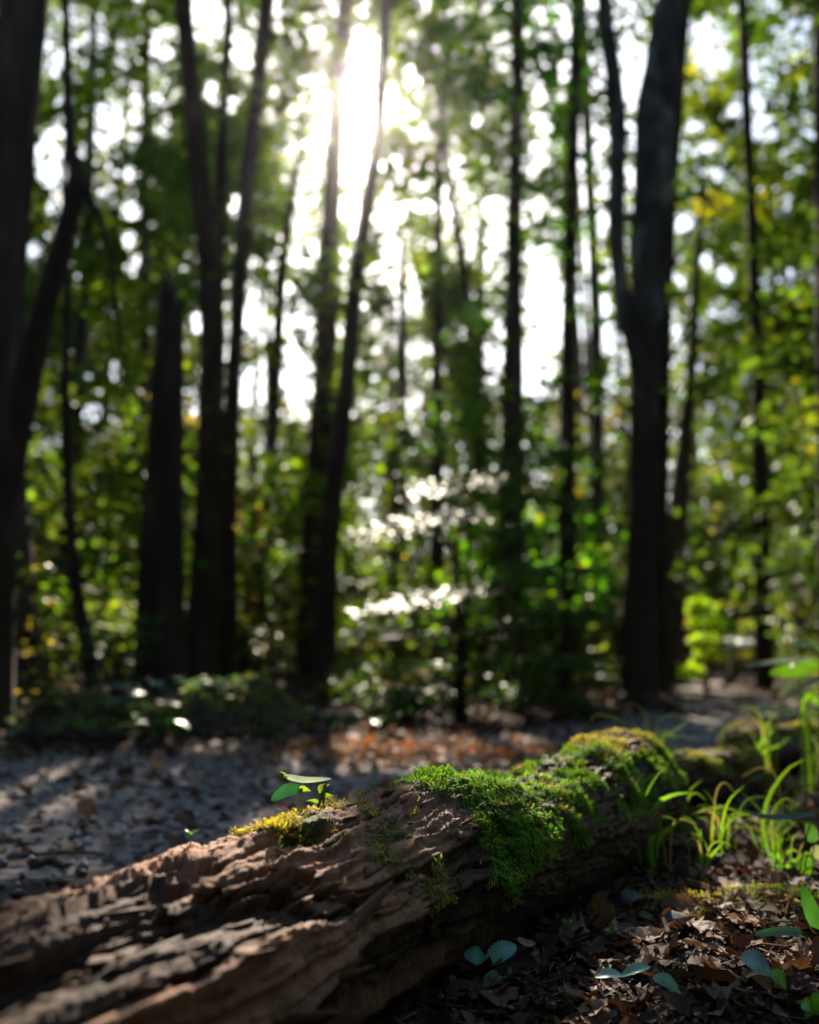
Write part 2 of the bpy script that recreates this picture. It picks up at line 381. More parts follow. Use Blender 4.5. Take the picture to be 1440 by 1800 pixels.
# moss cushions
cen = (TH + np.pi) % (2 * np.pi) - np.pi
mn = fbm(S * 9, V * 14, 21.0, 4)
def band(y, a, b, s): return sstep(a - s, a + s, y) * sstep(b + s, b - s, y)
lowedge = 1.25 + .55 * np.exp(-((YY - 1.50) / .07) ** 2) - .35 * sstep(1.7, 2.0, YY)
moss_g = band(YY, 1.42, 2.08, .06) * sstep(-.75, -.25, cen) * sstep(lowedge + .22, lowedge - .22, cen + .25 * mn)
moss_h = band(YY, 2.06, 2.42, .06) * sstep(-.9, -.3, cen) * sstep(.95, .6, cen + .3 * mn)
moss_y = band(YY, 1.12, 1.45, .05) * sstep(-.95, -.5, cen) * sstep(.55, .2, cen + .3 * mn) * 1.05
moss_s = .62 * band(YY, 1.2, 2.5, .2) * sstep(-.3, .2, cen) * sstep(1.7, 1.2, cen)
moss = np.clip(np.maximum.reduce([moss_g, moss_h, moss_y, moss_s]), 0, 1)
mn2 = fbm(S * 30, V * 42, 25.0, 3)
mossd = sstep(.30, .70, moss * (1.0 + 1.7 * mn + 1.4 * mn2) - .30 * sstep(.02, .12, pl1 * (moss_h < .3)))
h = h + .003 * mossd * (1 + 1.6 * lumpy)
RR = R0 + h
# ragged end
cx = np.stack([ax_xy(y) for y in yy]); cz = (R0[:, 0] - .5 * np.interp(yy, CREST_Y, CREST_DZ)) * .93 + .5 * np.interp(yy, CREST_Y, CREST_DZ) + gz(.2, 1.6) - .012
ctrp = np.c_[cx, cz]
ctrp[:, 2] += .016 * np.exp(-((yy - 1.24) / .14) ** 2) - .010 * np.exp(-((yy - .98) / .12) ** 2)
ctrp[:, 0] += .012 * np.sin(yy * 4.0); ctrp[:, 2] += .008 * np.sin(yy * 5.0 + 2)
LV = ctrp[:, None] + RR[..., None] * (np.cos(TH)[..., None] * UP + np.sin(TH)[..., None] * SIDE)
LV[-60:] += AX * (.05 * noise(TH[-60:] * 4, S[-60:] * 0, 3.0) * np.linspace(0, 1, 60)[:, None])[..., None]
plate_lit = sstep(-.15, .25, pl1)[..., None]
bc = np.array((.055, .030, .020)) * (1 - plate_lit) + np.array((.27, .152, .100)) * plate_lit  # sun painted on raised plates, shade painted into the low bark
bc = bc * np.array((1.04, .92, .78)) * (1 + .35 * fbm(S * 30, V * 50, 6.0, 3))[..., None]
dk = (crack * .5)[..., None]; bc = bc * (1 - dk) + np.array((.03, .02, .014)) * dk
right_shade = (.8 * sstep(1.2, 1.6, YY))[..., None]  # shade on the right part of the log painted into its bark colour
bc = bc * (1 - right_shade) + np.array((.045, .028, .019)) * right_shade
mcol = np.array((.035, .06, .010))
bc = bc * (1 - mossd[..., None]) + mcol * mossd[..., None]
lf = [grid_faces(NS, NT, True)]
vv = LV.reshape(-1, 3); k0 = len(vv)
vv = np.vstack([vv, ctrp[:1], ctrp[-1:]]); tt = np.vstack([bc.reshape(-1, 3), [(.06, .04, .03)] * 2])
i = np.arange(NT); j = (i + 1) % NT
lf.append(np.vstack([np.stack([np.full(NT, k0), j, i], 1), np.stack([np.full(NT, k0 + 1), i + (NS - 1) * NT, j + (NS - 1) * NT], 1)]))
# orient outward
lf = [a[:, ::-1] for a in lf]
flog = thing('fallen_log', 'big mossy rotting log lying across the foreground beside the path', 'log', (0, 0, 0))
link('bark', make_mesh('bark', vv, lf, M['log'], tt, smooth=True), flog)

# flakes of bark standing off the rotten wood
def flakes(parent, count):
    rs = np.random.RandomState(12)
    k = 7; a = np.linspace(0, 2 * np.pi, k, endpoint=False)
    ring = np.c_[np.cos(a), np.sin(a)] * np.array((1, .85, 1.1, .8, 1.05, .7, 1.15))[:, None]
    tv = np.vstack([np.c_[ring, np.full(k, .5)], np.c_[ring * .92, np.full(k, -.5)], [(0, 0, .62)]])
    i = np.arange(k); j = (i + 1) % k
    tf = [np.stack([i, i + k, j + k, j], 1), np.stack([np.full(k, 2 * k), i, j], 1)]
    ii = rs.randint(60, NS - 130, count * 3); jj = rs.randint(0, 176, count * 3)
    ok = (mossd[ii, jj] < .25) & (rs.rand(count * 3) < np.where(yy[ii] < 1.5, 1, .4)); ii, jj = ii[ok][:count], jj[ok][:count]; m = len(ii)
    p = LV[ii, jj] + NORM[ii, jj] * rs.uniform(-.0025, .0015, m)[:, None]
    d = AX + rs.normal(0, .10, (m, 3)); rot = frames(outw[ii, jj] * .6 + NORM[ii, jj] + rs.normal(0, .13, (m, 3)), d)
    L = rs.gamma(2.2, .0075, m) + .006
    sc = np.c_[L * rs.uniform(.10, .30, m), L, rs.uniform(.001, .0032, m)]
    v, f, _ = inst(tv, tf, p, rot, sc)
    v = v + .0022 * np.stack([noise(v[:, 0] * 160, v[:, 1] * 160, v[:, 2] * 160 + q) for q in (1, 5, 9)], 1)
    col = np.repeat(bc[ii, jj] * rs.uniform(.5, 1.35, (m, 1)), len(tv), 0)
    link('bark_flakes', make_mesh('bark_flakes', v, f, M['log'], col), parent, 'stuff')

# moss fronds growing on it
def frond_template():
    v = [(0, 0, 0), (.09, .28, .05), (-.09, .28, .05), (.07, .65, .08), (-.07, .65, .08), (0, 1, .02),
         (.26, .42, .10), (-.26, .48, .10), (.2, .80, .06), (-.2, .84, .06), (.06, .45, .07), (-.06, .5, .07)]
    f3 = [(0, 1, 2), (3, 5, 4), (1, 6, 10), (2, 11, 7), (3, 8, 5), (4, 5, 9)]
    return np.array(v, float), [np.array(f3), np.array([(1, 3, 4, 2)])]
ftv, ftf = frond_template()
def frames(nor, d):
    """rotation whose y axis is d made perpendicular-ish and z axis near nor"""
    y = nrm(d); x = nrm(np.cross(y, nor)); z = np.cross(x, y)
    return np.stack([x, y, z], -1)
du = np.gradient(LV, axis=0); dv = np.gradient(LV, axis=1); NORM = nrm(np.cross(dv, du))
outw = np.cos(TH)[..., None] * UP + np.sin(TH)[..., None] * SIDE
NORM *= np.sign((NORM * outw).sum(-1, keepdims=True))
GREENS = np.array([(.13, .32, .018), (.17, .34, .025), (.08, .21, .015), (.22, .32, .03)])
YELL = np.array([(.34, .28, .04), (.40, .29, .07), (.26, .28, .03), (.30, .19, .07)])
def moss_on(mask, norm, verts, count, yellow, name, parent, size=(.005, .011), droop=None):
    w = mask.ravel() ** 1.3; w = w / w.sum()
    idx = RS.choice(len(w), count, p=w)
    p = verts.reshape(-1, 3)[idx] + RS.normal(0, .0012, (count, 3)); nn = norm.reshape(-1, 3)[idx]
    flow = np.stack([fbm(p[:, 0] * 28 + q, p[:, 1] * 28, p[:, 2] * 28, 2) for q in (0, 31, 67)], 1) * 2.6
    d = RS.normal(size=(count, 3)) * .5 + flow + nn * .28 + np.array((0, 0, -.10))
    if droop is not None: d = d + np.array((0, 0, -1.)) * droop.ravel()[idx][:, None]
    rot = frames(nn + RS.normal(0, .3, (count, 3)), d)
    ye = np.clip(yellow.ravel()[idx] + .55 * sstep(.12, .45, fbm(p[:, 0] * 13 + 9, p[:, 1] * 13, p[:, 2] * 13, 3)), 0, 1)
    pick = RS.randint(0, 4, count)
    pt = fbm(p[:, 0] * 18, p[:, 1] * 18, p[:, 2] * 18, 2)
    col = np.where((RS.rand(count) < ye)[:, None], YELL[pick], GREENS[pick]) * (1 + .7 * pt)[:, None] * RS.uniform(.7, 1.3, (count, 1))
    v, f, t = inst(ftv, ftf, p, rot, RS.uniform(*size, count)[:, None] * np.array((.8, 1.2, 1)), col)
    return link(name, make_mesh(name, v, f, M['moss'], t), parent, 'stuff')
yel = np.clip(.95 * sstep(1.46, 1.32, YY) + .85 * sstep(2.03, 2.12, YY) * sstep(.75, .35, cen), 0.04, .95)
droop = 1.1 * sstep(.75, 1.3, cen)
flakes(flog, 700)
moss_on(mossd + .03 * moss, NORM, LV, 43000, yel, 'moss', flog, droop=droop)

LPX, LPY, _d = pix(LV.reshape(-1, 3))
def on_log(px, dy=0.0, cen_=0.0):
    """crest point of the log seen at column px (dy pixels below the crest)"""
    k = np.where(np.abs(LPX - px) < 3)[0]
    return LV.reshape(-1, 3)[k[np.argmin(np.abs(LPY[k] - LPY[k].min() - dy))]].copy()

# second, lower mossy log piece behind the grass on the right
def small_log(label, a, b, r0, r1, yellow, seed, count=5000):
    rs = np.random.RandomState(seed)
    a = np.asarray(a, float); b = np.asarray(b, float)
    ns, nt = 150, 70
    s = np.linspace(0, 1, ns); tthe = np.linspace(0, 2 * np.pi, nt, endpoint=False)
    SS, TT = np.meshgrid(s, tthe, indexing='ij')
    L = np.linalg.norm(b - a); ax = (b - a) / L; sd = nrm(np.cross(ax, UP)); up = np.cross(sd, ax)
    r = r0 + (r1 - r0) * SS + .022 * fbm(SS * L * 5, np.cos(TT), np.sin(TT) + seed, 3) + .012 * fbm(SS * L * 15, np.cos(TT) * 3, np.sin(TT) * 3 + seed, 4)
    r = r * np.sqrt(np.clip(1 - (2 * SS - 1) ** 10, .05, 1))
    c = a + (b - a) * s[:, None]
    vv = c[:, None] + r[..., None] * (np.cos(TT)[..., None] * up + np.sin(TT)[..., None] * sd)
    bright_spot = (.5 + .5 * fbm(SS * L * 9, np.cos(TT) * 2, np.sin(TT) * 2, 3))[..., None]  # random share of the paler bark tone
    col = np.array((.05, .034, .024)) * (1 - bright_spot) + np.array((.16, .105, .075)) * bright_spot
    mk = np.clip(sstep(.0, .7, np.cos(TT)) * (.7 + 1.3 * fbm(SS * L * 7, TT * 1.5, seed, 3)), 0, 1)
    o = thing('fallen_log', label, 'log')
    vflat = np.vstack([vv.reshape(-1, 3), c[:1], c[-1:]]); i = np.arange(nt); j = (i + 1) % nt; k = ns * nt
    fs = [grid_faces(ns, nt, True), np.vstack([np.stack([np.full(nt, k), j, i], 1), np.stack([np.full(nt, k + 1), i + (ns - 1) * nt, j + (ns - 1) * nt], 1)])]
    link('bark', make_mesh('bark', vflat, fs, M['log'], np.vstack([col.reshape(-1, 3), [(.05, .03, .02)] * 2]), smooth=True), o)
    nn = np.cos(TT)[..., None] * up + np.sin(TT)[..., None] * sd
    moss_on(mk + 1e-6, nn, vv, count, np.full_like(mk, yellow), 'moss', o, size=(.006, .014))
    return o
small_log('low mossy log piece behind the grass on the right with a yellow green top', P(1185, 1365, 2.75) * (1, 1, 0) + (0, 0, .075), P(1330, 1385, 2.95) * (1, 1, 0) + (0, 0, .085), .075, .06, .7, 3)
small_log('rotten log end with brown and yellow moss beside the path at the right edge', P(1275, 1345, 3.25) * (1, 1, 0) + (0, 0, .10), P(1520, 1345, 3.4) * (1, 1, 0) + (0, 0, .11), .085, .07, .75, 9)

# ------------------------------------------------------------------ trees
TREES = []          # (object, x, y, tint)
def trunk_mesh(name, pts, radii, mat, n=26, rough=.06, flare=0.0, ridges=0, step=.09, seed=0):
    L = np.linalg.norm(np.diff(pts, axis=0), axis=1).sum(); k = max(12, int(L / step))
    p = spline(pts, k); r = spline(np.c_[radii, radii], k)[:, 0]
    t = np.linspace(0, 2 * np.pi, n, endpoint=False)
    hh = np.linspace(0, L, k)
    A, B = np.meshgrid(hh, t, indexing='ij')
    j = 1 + rough * fbm(A * 3.0, np.cos(B) * 1.3, np.sin(B) * 1.3 + seed, 3) * 1.6 + rough * .8 * fbm(A * 1.4, np.cos(B) * 6, np.sin(B) * 6 + seed, 3)
    if flare: j = j * (1 + flare * np.exp(-A / .16) * (1 + .5 * np.cos(B * 5 + seed)) + flare * .35 * np.exp(-A / .5))
    v, f = tube(p, r, n, True, j)
    return make_mesh(name, v, [np.concatenate([a for a in f if a.shape[1] == 4]), np.concatenate([a for a in f if a.shape[1] == 3])], mat, smooth=True)
def tree(name, label, cat, pts, d, mat='bark_dark', crown=True, tint=(.07, .13, .02), flare=.35, top=3.5, group=None, stems=(), rough=.06, seed=None, bottom=None, rscale=1.0):
    """pts: (px, py, width px) of the trunk from the ground up, in the photograph; the trunk goes on above the frame"""
    seed = len(TREES) * 3.7 if seed is None else seed
    def build(pp, ground=True, ext=True):
        w = [P(x, y, d) for x, y, _ in pp]; r = []
        for q, (x, y, wd) in zip(w, pp):
            dep = q[1] * CP + (q[2] - CAM_Z) * SP
            r.append(wd / 2 / FPX * dep * rscale)
        if ground:
            b = w[0].copy(); s = (w[0] - w[1]) / np.linalg.norm(w[0] - w[1]); g = gz(b[0], b[1]) - .05
            if b[2] > g + .02: w.insert(0, np.array((b[0] + s[0] * .3 * (b[2] - g), b[1], g))); r.insert(0, r[0] * 1.04)
            else: w[0][2] = g
        if ext:
            s = nrm(w[-1] - w[-2])
            for q in range(1, 4): w.append(w[-1] + s * top / 3 + np.array((.05 * math.sin(q + seed), .05, 0))); r.append(r[-1] * .72)
        return np.array(w), np.array(r)
    w, r = build(pts, True, crown)
    o = thing(name, label, cat, w[0], group)
    org = Vector(w[0])
    me = trunk_mesh('trunk', w - w[0], r, M[mat], flare=flare, rough=rough, seed=seed)
    link('trunk', me, o)
    for sp in stems:
        w2, r2 = build(sp, False, True)
        link('stem', trunk_mesh('stem', w2 - w[0], r2, M[mat], rough=rough, seed=seed + 2), o)
    TREES.append(dict(o=o, w=w, tint=np.array(tint), org=w[0], crown=crown, mat=mat, d=d, r=r))
    return o
tree('old_tree', 'thick brown barked tree at the left edge with a flared base', 'tree', [(-6, 1170, 170), (-8, 1060, 140), (-4, 930, 108), (-2, 750, 82), (3, 600, 76), (22, 300, 72), (42, 0, 84)], 6.2, 'bark_brown', tint=(.05, .09, .018))
tree('crooked_tree', 'dark crooked tree on the left that leans right and forks high up', 'tree', [(-22, 1170, 90), (-10, 980, 74), (12, 830, 62), (42, 690, 52), (76, 550, 42), (110, 430, 36), (134, 320, 30), (124, 255, 20), (119, 150, 15), (116, 20, 13)], 4.9, 'bark_dark', tint=(.05, .10, .02), flare=.2, top=1.5,
     stems=[[(134, 322, 20), (150, 338, 14), (168, 368, 11), (186, 420, 9), (196, 470, 7)]])
tree('thin_tree', 'thin bent dark tree between the crooked tree and the broken snag', 'tree', [(160, 1175, 26), (143, 1080, 24), (126, 950, 20), (118, 800, 18), (115, 680, 17), (118, 500, 13), (112, 300, 9)], 7.2, tint=(.06, .11, .02), flare=.25, top=1.2)
tree('slender_tree', 'slender grey green tree standing left of the broken snag, further back', 'tree', [(118, 1160, 30), (122, 900, 28), (134, 700, 26), (146, 560, 24), (152, 430, 20), (160, 200, 16), (165, 0, 12)], 11.0, 'bark_lichen', tint=(.06, .11, .02))
tree('slender_tree', 'far slender tree seen just left of the snag top', 'tree', [(250, 1150, 28), (252, 800, 24), (254, 500, 20), (256, 250, 17), (258, 0, 14)], 14.0, 'bark_lichen', tint=(.06, .10, .02))
tree('slim_tree', 'tall slim tree just right of the broken snag', 'tree', [(352, 1185, 62), (356, 1050, 50), (364, 900, 44), (370, 750, 42), (374, 600, 42), (366, 450, 40), (350, 300, 36), (336, 150, 32), (322, 0, 30)], 8.4, tint=(.055, .10, .02))
tree('slim_tree', 'thin upright tree close behind the slim tree right of the snag', 'tree', [(376, 1165, 36), (378, 900, 30), (381, 650, 24), (386, 400, 22), (394, 200, 18), (402, 0, 15)], 9.4, tint=(.05, .10, .02))
tree('leaning_tree', 'tree with a trunk leaning right over the gap beside the slim trees', 'tree', [(402, 1175, 46), (400, 1050, 36), (402, 900, 32), (409, 700, 27), (420, 520, 26), (432, 350, 27), (450, 180, 26), (470, 0, 26)], 8.9, tint=(.06, .11, .02))
tree('young_tree', 'young tree in front of the bright gap left of the twin trunks', 'tree', [(452, 1165, 26), (461, 950, 22), (477, 800, 21), (486, 650, 20), (494, 500, 19), (508, 380, 14), (526, 270, 9)], 11.0, tint=(.075, .14, .02), top=1.2)
tree('twin_tree', 'tall tree left of the sun, the nearer of the two twin trunks', 'tree', [(551, 1218, 60), (551, 1100, 56), (558, 900, 52), (567, 760, 46), (574, 600, 39), (580, 420, 34), (588, 250, 29), (608, 0, 29)], 10.8, tint=(.07, .12, .02))
tree('twin_tree', 'tall tree right under the sun, leaning right beside the nearer twin trunk', 'tree', [(569, 1225, 44), (576, 1000, 36), (594, 800, 32), (609, 680, 30), (625, 500, 28), (646, 360, 24), (664, 240, 22), (680, 0, 22)], 8.1, tint=(.07, .12, .02))
tree('far_tree', 'far thin tree right of the sun above the sapling', 'tree', [(706, 1150, 22), (707, 800, 19), (708, 600, 17), (707, 430, 10)], 16, tint=(.08, .13, .025), top=.4)
tree('far_tree', 'far dark tree ending in leaves above the sapling top', 'tree', [(770, 1150, 30), (768, 850, 26), (768, 700, 23), (770, 500, 18), (772, 250, 13)], 14, tint=(.08, .14, .025))
tree('far_tree', 'far leaning tree with its top slanting left between sun and striped trunk', 'tree', [(842, 1150, 22), (840, 850, 18), (835, 680, 16), (815, 480, 14), (786, 280, 11), (760, 100, 8)], 13, tint=(.08, .14, .025))
tree('straight_tree', 'straight mid distance tree behind the leafy sapling', 'tree', [(900, 1170, 50), (898, 900, 44), (901, 760, 41), (902, 640, 36), (904, 450, 28), (908, 200, 24), (912, 0, 22)], 10.6, 'bark_brown', tint=(.05, .14, .015))
tree('straight_tree', 'dark straight tree wrapped in bright green leaves left of the big forked tree', 'tree', [(1000, 1170, 36), (997, 900, 32), (998, 750, 28), (1000, 600, 27), (1004, 400, 25), (1010, 150, 22), (1014, 0, 20)], 11.6, tint=(.045, .15, .012))
tree('forked_tree', 'big forked tree with grey lichen on its upper trunk beside the path', 'tree', [(1122, 1255, 66), (1121, 1120, 58), (1127, 980, 50), (1132, 850, 47), (1133, 700, 48), (1138, 560, 58), (1143, 430, 64), (1150, 300, 68), (1152, 200, 66), (1163, 90, 52), (1178, 0, 46)], 7.3, 'bark_lichen', tint=(.06, .12, .02), flare=.8, rough=.08,
     stems=[[(1128, 680, 26), (1112, 600, 30), (1096, 540, 29), (1086, 450, 28), (1084, 350, 29), (1085, 200, 30), (1068, 60, 27), (1062, 0, 26)]])
tree('dark_tree', 'dark tree standing close behind the big forked tree', 'tree', [(1163, 1180, 30), (1160, 900, 30), (1163, 600, 34), (1170, 400, 36), (1183, 200, 34), (1198, 0, 32)], 9.2, tint=(.06, .11, .02))
tree('slender_tree', 'slender far tree left of the forked stem with a pale gap around it', 'tree', [(1046, 1150, 26), (1050, 800, 24), (1046, 500, 22), (1034, 250, 20), (1022, 0, 20)], 15, 'bark_lichen', tint=(.06, .12, .02))
tree('brown_tree', 'brown tree at the far end of the path', 'tree', [(1183, 1178, 42), (1184, 1050, 40), (1192, 900, 34), (1206, 760, 24), (1216, 650, 18), (1226, 450, 14)], 13.2, 'bark_brown', tint=(.09, .12, .025), top=1.5)
tree('thin_tree', 'thin straight dark tree beside the information board on the right', 'tree', [(1344, 1212, 34), (1342, 1050, 30), (1338, 850, 27), (1331, 620, 23), (1322, 400, 20), (1313, 200, 19), (1305, 0, 18)], 11.0, tint=(.045, .08, .018))
tree('young_tree', 'faint thin young tree leaning left at the far right', 'tree', [(1412, 1140, 16), (1404, 940, 14), (1378, 700, 12), (1362, 500, 10)], 13.5, tint=(.05, .09, .02), top=1.0)
tree('dark_tree', 'dark evergreen tree cut off by the right edge', 'tree', [(1470, 1180, 52), (1462, 800, 46), (1452, 400, 38), (1446, 0, 32)], 8.6, tint=(.035, .065, .018))
# the broken snag
def snag():
    d = 7.3
    lo = [(281, 1190, 92), (281, 1100, 84), (283, 1000, 80), (288, 850, 68), (293, 720, 62), (297, 640, 58), (298, 600, 54), (298, 565, 48)]
    w = np.array([P(x, y, d) for x, y, _ in lo]); r = np.array([a[2] / 2 / FPX * d for a in lo])
    w[0, 2] = gz(w[0, 0], w[0, 1]) - .05
    o = thing('broken_snag', 'thick dark broken snag with a jagged rotten top, without leaves', 'dead tree', w[0])
    k = 50; nn = 44
    p = spline(w - w[0], k); rr = spline(np.c_[r, r], k)[:, 0]
    t = np.linspace(0, 2 * np.pi, nn, endpoint=False)
    A, B = np.meshgrid(np.linspace(0, 3, k), t, indexing='ij')
    jit = 1 + .10 * fbm(A * 2, np.cos(B) * 2, np.sin(B) * 2, 3) + .10 * fbm(A * .8, np.cos(B) * 6, np.sin(B) * 6, 3)
    v, f = tube(p, rr, nn, True, jit)
    v = v.copy(); ring = slice((k - 1) * nn, k * nn)
    jag = .05 + .22 * np.abs(noise(np.cos(t) * 3, np.sin(t) * 3, 4.0)) + .13 * np.maximum(0, np.cos(t - 2.9)) + .08 * np.abs(noise(t * 2.2, 3.0, 7.0))
    v[ring, 2] += jag; v[ring, :2] = p[-1, :2] + (v[ring, :2] - p[-1, :2]) * .86
    v[-1, 2] -= .08
    link('trunk', make_mesh('trunk', v, [np.concatenate([a for a in f if a.shape[1] == 4]), np.concatenate([a for a in f if a.shape[1] == 3])], M['snag'], smooth=True), o)
    # a slab of bark coming away on its left side and splinters at the top
    sp = Parts()
    for a, hgt, rad in ((-.03, .42, .022), (.02, .30, .02), (.05, .22, .016), (-.06, .2, .014)):
        b = p[-1] + np.array((a, .01 * hgt, -.02)); pts = np.array([b, b + (.004, 0, hgt * .5), b + (.012 * np.sign(-a), 0, hgt)])
        sp.add(*tube(pts, (rad, rad * .7, .003), 6))
    link('splinter', sp.mesh('splinter', M['snag']), o)
    s = P(244, 1165, d - .1) - w[0]; s[2] = .0
    pts = np.array([s, s + (.02, .0, .4), s + (.045, .03, .9), s + (.07, .05, 1.3)])
    v, f = tube(pts, (.05, .045, .035, .01), 8)
    q = Parts(); q.add(v, f); link('bark_slab', q.mesh('bark_slab', M['bark_brown']), o)
snag()

# roots at the foot of the forked tree
rt = [t for t in TREES if t['o'].name == 'forked_tree'][0]
for k, (a, L) in enumerate(((-.35, .62), (-1.2, .45), (-2.4, .5), (.5, .45))):
    q = [np.array((math.cos(a) * s, math.sin(a) * s, 0.)) + (0, 0, .16 * max(0, 1 - s / L * 1.5)) for s in (.08, .2, L * .6, L)]
    for p_ in q: p_[2] += gz(rt['org'][0] + p_[0], rt['org'][1] + p_[1]) - rt['org'][2] - .015
    v, f = tube(spline(q, 14), np.linspace(.075, .015, 14), 10); m = Parts(); m.add(v, f)
    link('root', m.mesh('root', M['bark_dark']), rt['o'])

# ------------------------------------------------------------------ foliage
def leaf_t(kind='diamond'):
    if kind == 'diamond':
        return np.array([(0, 0, 0), (.5, .45, .10), (0, 1, -.08), (-.5, .45, .10)], float), np.array([(0, 1, 2, 3)])
    v = [(0, 0, 0), (.30, .25, .08), (.42, .52, .10), (.24, .80, .03), (0, 1, -.08), (-.24, .80, .03), (-.42, .52, .10), (-.30, .25, .08), (0, .5, 0)]
    return np.array(v, float), np.array([(0, 1, 2, 8), (8, 2, 3, 4), (8, 4, 5, 6), (0, 8, 6, 7)])
LT, LF = leaf_t(); LT6, LF6 = leaf_t('leaf')
# open places in the canopy (photograph pixels: centre, radii, how empty): where the sky shows through between the crowns
GAPS = [(645, 150, 46, 105, 1), (625, 300, 28, 150, 1), (545, 270, 55, 170, .93), (470, 120, 38, 150, .55), (350, 25, 38, 42, 1), (100, 275, 45, 60, .97), (110, 70, 60, 80, .85), (185, 250, 45, 90, .7), (255, 200, 60, 60, .6),
        (425, 100, 35, 50, .7), (700, 350, 45, 100, .5), (745, 240, 40, 70, .35), (960, 530, 38, 100, .85), (1035, 330, 32, 170, .85), (1035, 520, 25, 90, .9), (985, 90, 45, 50, .5), (905, 90, 40, 60, .6), (855, 400, 40, 110, .65), (790, 330, 35, 120, .6),
        (1105, 150, 16, 110, .8), (1250, 80, 40, 60, .95), (1335, 115, 40, 45, .9), (1395, 70, 50, 50, .85), (1345, 225, 48, 22, .95), (1410, 490, 50, 25, .85), (1270, 545, 30, 25, .9), (1345, 500, 25, 30, .8), (1420, 220, 20, 40, .8), (1310, 20, 60, 25, .7),
        (450, 670, 38, 45, .96), (525, 680, 32, 60, 1), (600, 560, 10, 120, .8), (340, 560, 14, 40, .95), (407, 580, 9, 90, .9), (195, 650, 14, 20, .9), (180, 700, 22, 25, .8), (460, 540, 30, 40, .7), (760, 640, 30, 40, .7), (860, 640, 25, 50, .7),
        (730, 690, 20, 20, .7), (1005, 690, 20, 20, .8), (210, 330, 30, 60, .6), (60, 20, 20, 30, .7), (20, 110, 14, 14, .9), (700, 60, 30, 50, .4), (930, 250, 40, 90, .55), (1090, 430, 16, 60, .6), (925, 650, 40, 60, .85), (1400, 280, 30, 30, .5)]
# places that the sun reaches through the crowns: (x, y, z, radius)
LITS = []
def bright_spot(px, py, d, r): LITS.append((*P(px, py, d), r))
for a in ((20, 1590, .82), (110, 1580, .9), (200, 1560, .95), (300, 1530, 1.0), (400, 1510, 1.1), (480, 1470, 1.15), (560, 1450, 1.22), (640, 1440, 1.3)): bright_spot(*a, .10)
bright_spot(540, 1375, 1.2, .06)
bright_spot(1310, 1132, 12.2, .55)
for a in ((255, 1190, 5.1), (300, 1200, 5.1), (210, 1255, 4.75), (260, 1240, 4.9), (350, 1192, 5.2), (110, 1290, 4.8)): bright_spot(*a, .10)
for a in ((60, 1130, 5.3), (48, 1188, 5.0), (395, 1188, 5.3), (480, 1235, 5.4), (640, 1262, 5.35)): bright_spot(*a, .14)
for a in ((1230, 1335, 2.8), (1280, 1340, 2.9), (1330, 1315, 3.25), (1400, 1310, 3.3)): bright_spot(*a, .14)
for a in ((1240, 1230), (1262, 1258), (1215, 1208), (1300, 1275)): bright_spot(*a, .42 / ((a[1] - 1145) / FPX), .22)
for a in ((800, 1450, 1.5), (780, 1550, 1.45), (880, 1420, 1.7), (900, 1480, 1.65)): bright_spot(*a, .06)
for a in ((860, 1400, 1.65), (930, 1400, 1.8)): bright_spot(*a, .05)
for a in ((1060, 1310, 2.2), (1110, 1330, 2.3), (1140, 1350, 2.35)): bright_spot(*a, .10)
for a in ((1150, 1440, 2.0), (1200, 1440, 2.0), (1240, 1490, 2.0), (1290, 1440, 2.1), (1345, 1440, 2.1), (1345, 1490, 2.1), (1400, 1400, 2.1), (1400, 1490, 2.0), (1420, 1340, 2.2), (1250, 1360, 2.7), (1345, 1290, 3.0), (1240, 1620, 1.55), (1330, 1640, 1.5), (1400, 1620, 1.5), (1270, 1560, 1.75)): bright_spot(*a, .09)
for gx_ in range(655, 935, 40):
    for gy_ in (1304, 1318, 1332):
        LITS.append((*(G(gx_, gy_) + (0, 0, .02)), .19))
for gx_ in range(625, 840, 36): bright_spot(gx_, 1072 - (gx_ - 625) * .17, 5.9, .13)
for gx_ in range(640, 870, 38): bright_spot(gx_, 935 - (gx_ - 640) * .12, 5.95, .13)
for gx_ in range(715, 890, 36): bright_spot(gx_, 846, 6.1, .13)
for a in ((680, 1310, 4.4), (760, 1310, 4.4), (840, 1310, 4.3), (720, 1290, 4.9), (560, 1330, 3.9), (100, 1390, 3.0), (30, 1340, 3.6)): bright_spot(*a, .16)
for a in ((740, 845, 6.1), (830, 845, 6.3), (680, 920, 6.0), (760, 910, 6.0), (650, 970, 5.9), (700, 1060, 5.9), (780, 1035, 6.0), (640, 1075, 5.9)): bright_spot(*a, .16)
for a in ((1380, 1200, 3.3), (1350, 1165, 3.3), (1400, 1230, 3.3), (1250, 1090, 9.8), (1220, 1130, 9.8), (1235, 1110, 9.6), (1340, 1110, 13.5), (1380, 1115, 13.5), (1260, 970, 12), (1250, 250, 13), (500, 750, 17), (470, 780, 17), (540, 800, 15), (480, 1150, 8.2), (600, 1250, 6.5), (450, 850, 9.2), (430, 930, 9), (700, 720, 11), (650, 760, 11)): bright_spot(*a, .25)
for px__ in range(745, 980, 26):
    for dy__ in (6, 50, 110): LITS.append((*on_log(px__, dy__), .085))
for px__ in range(1000, 1160, 26): LITS.append((*on_log(px__, 15), .10))
for px__ in range(20, 640, 40): LITS.append((*on_log(px__, 30), .10))
rs_l = np.random.RandomState(3)
for k in range(130):
    bright_spot(rs_l.uniform(-20, 1460), rs_l.uniform(620, 1140), rs_l.uniform(8.5, 17), rs_l.uniform(.25, .5))
for k in range(30):
    bright_spot(rs_l.uniform(1190, 1450), rs_l.uniform(640, 1120), rs_l.uniform(10, 15), rs_l.uniform(.3, .6))
for k in range(110):
    gx_, gy_ = rs_l.uniform(-10, 1450), rs_l.uniform(-10, 600); gr = rs_l.uniform(9, 19)
    GAPS.append((gx_, gy_, gr, gr * rs_l.uniform(.8, 1.5), 1.0))
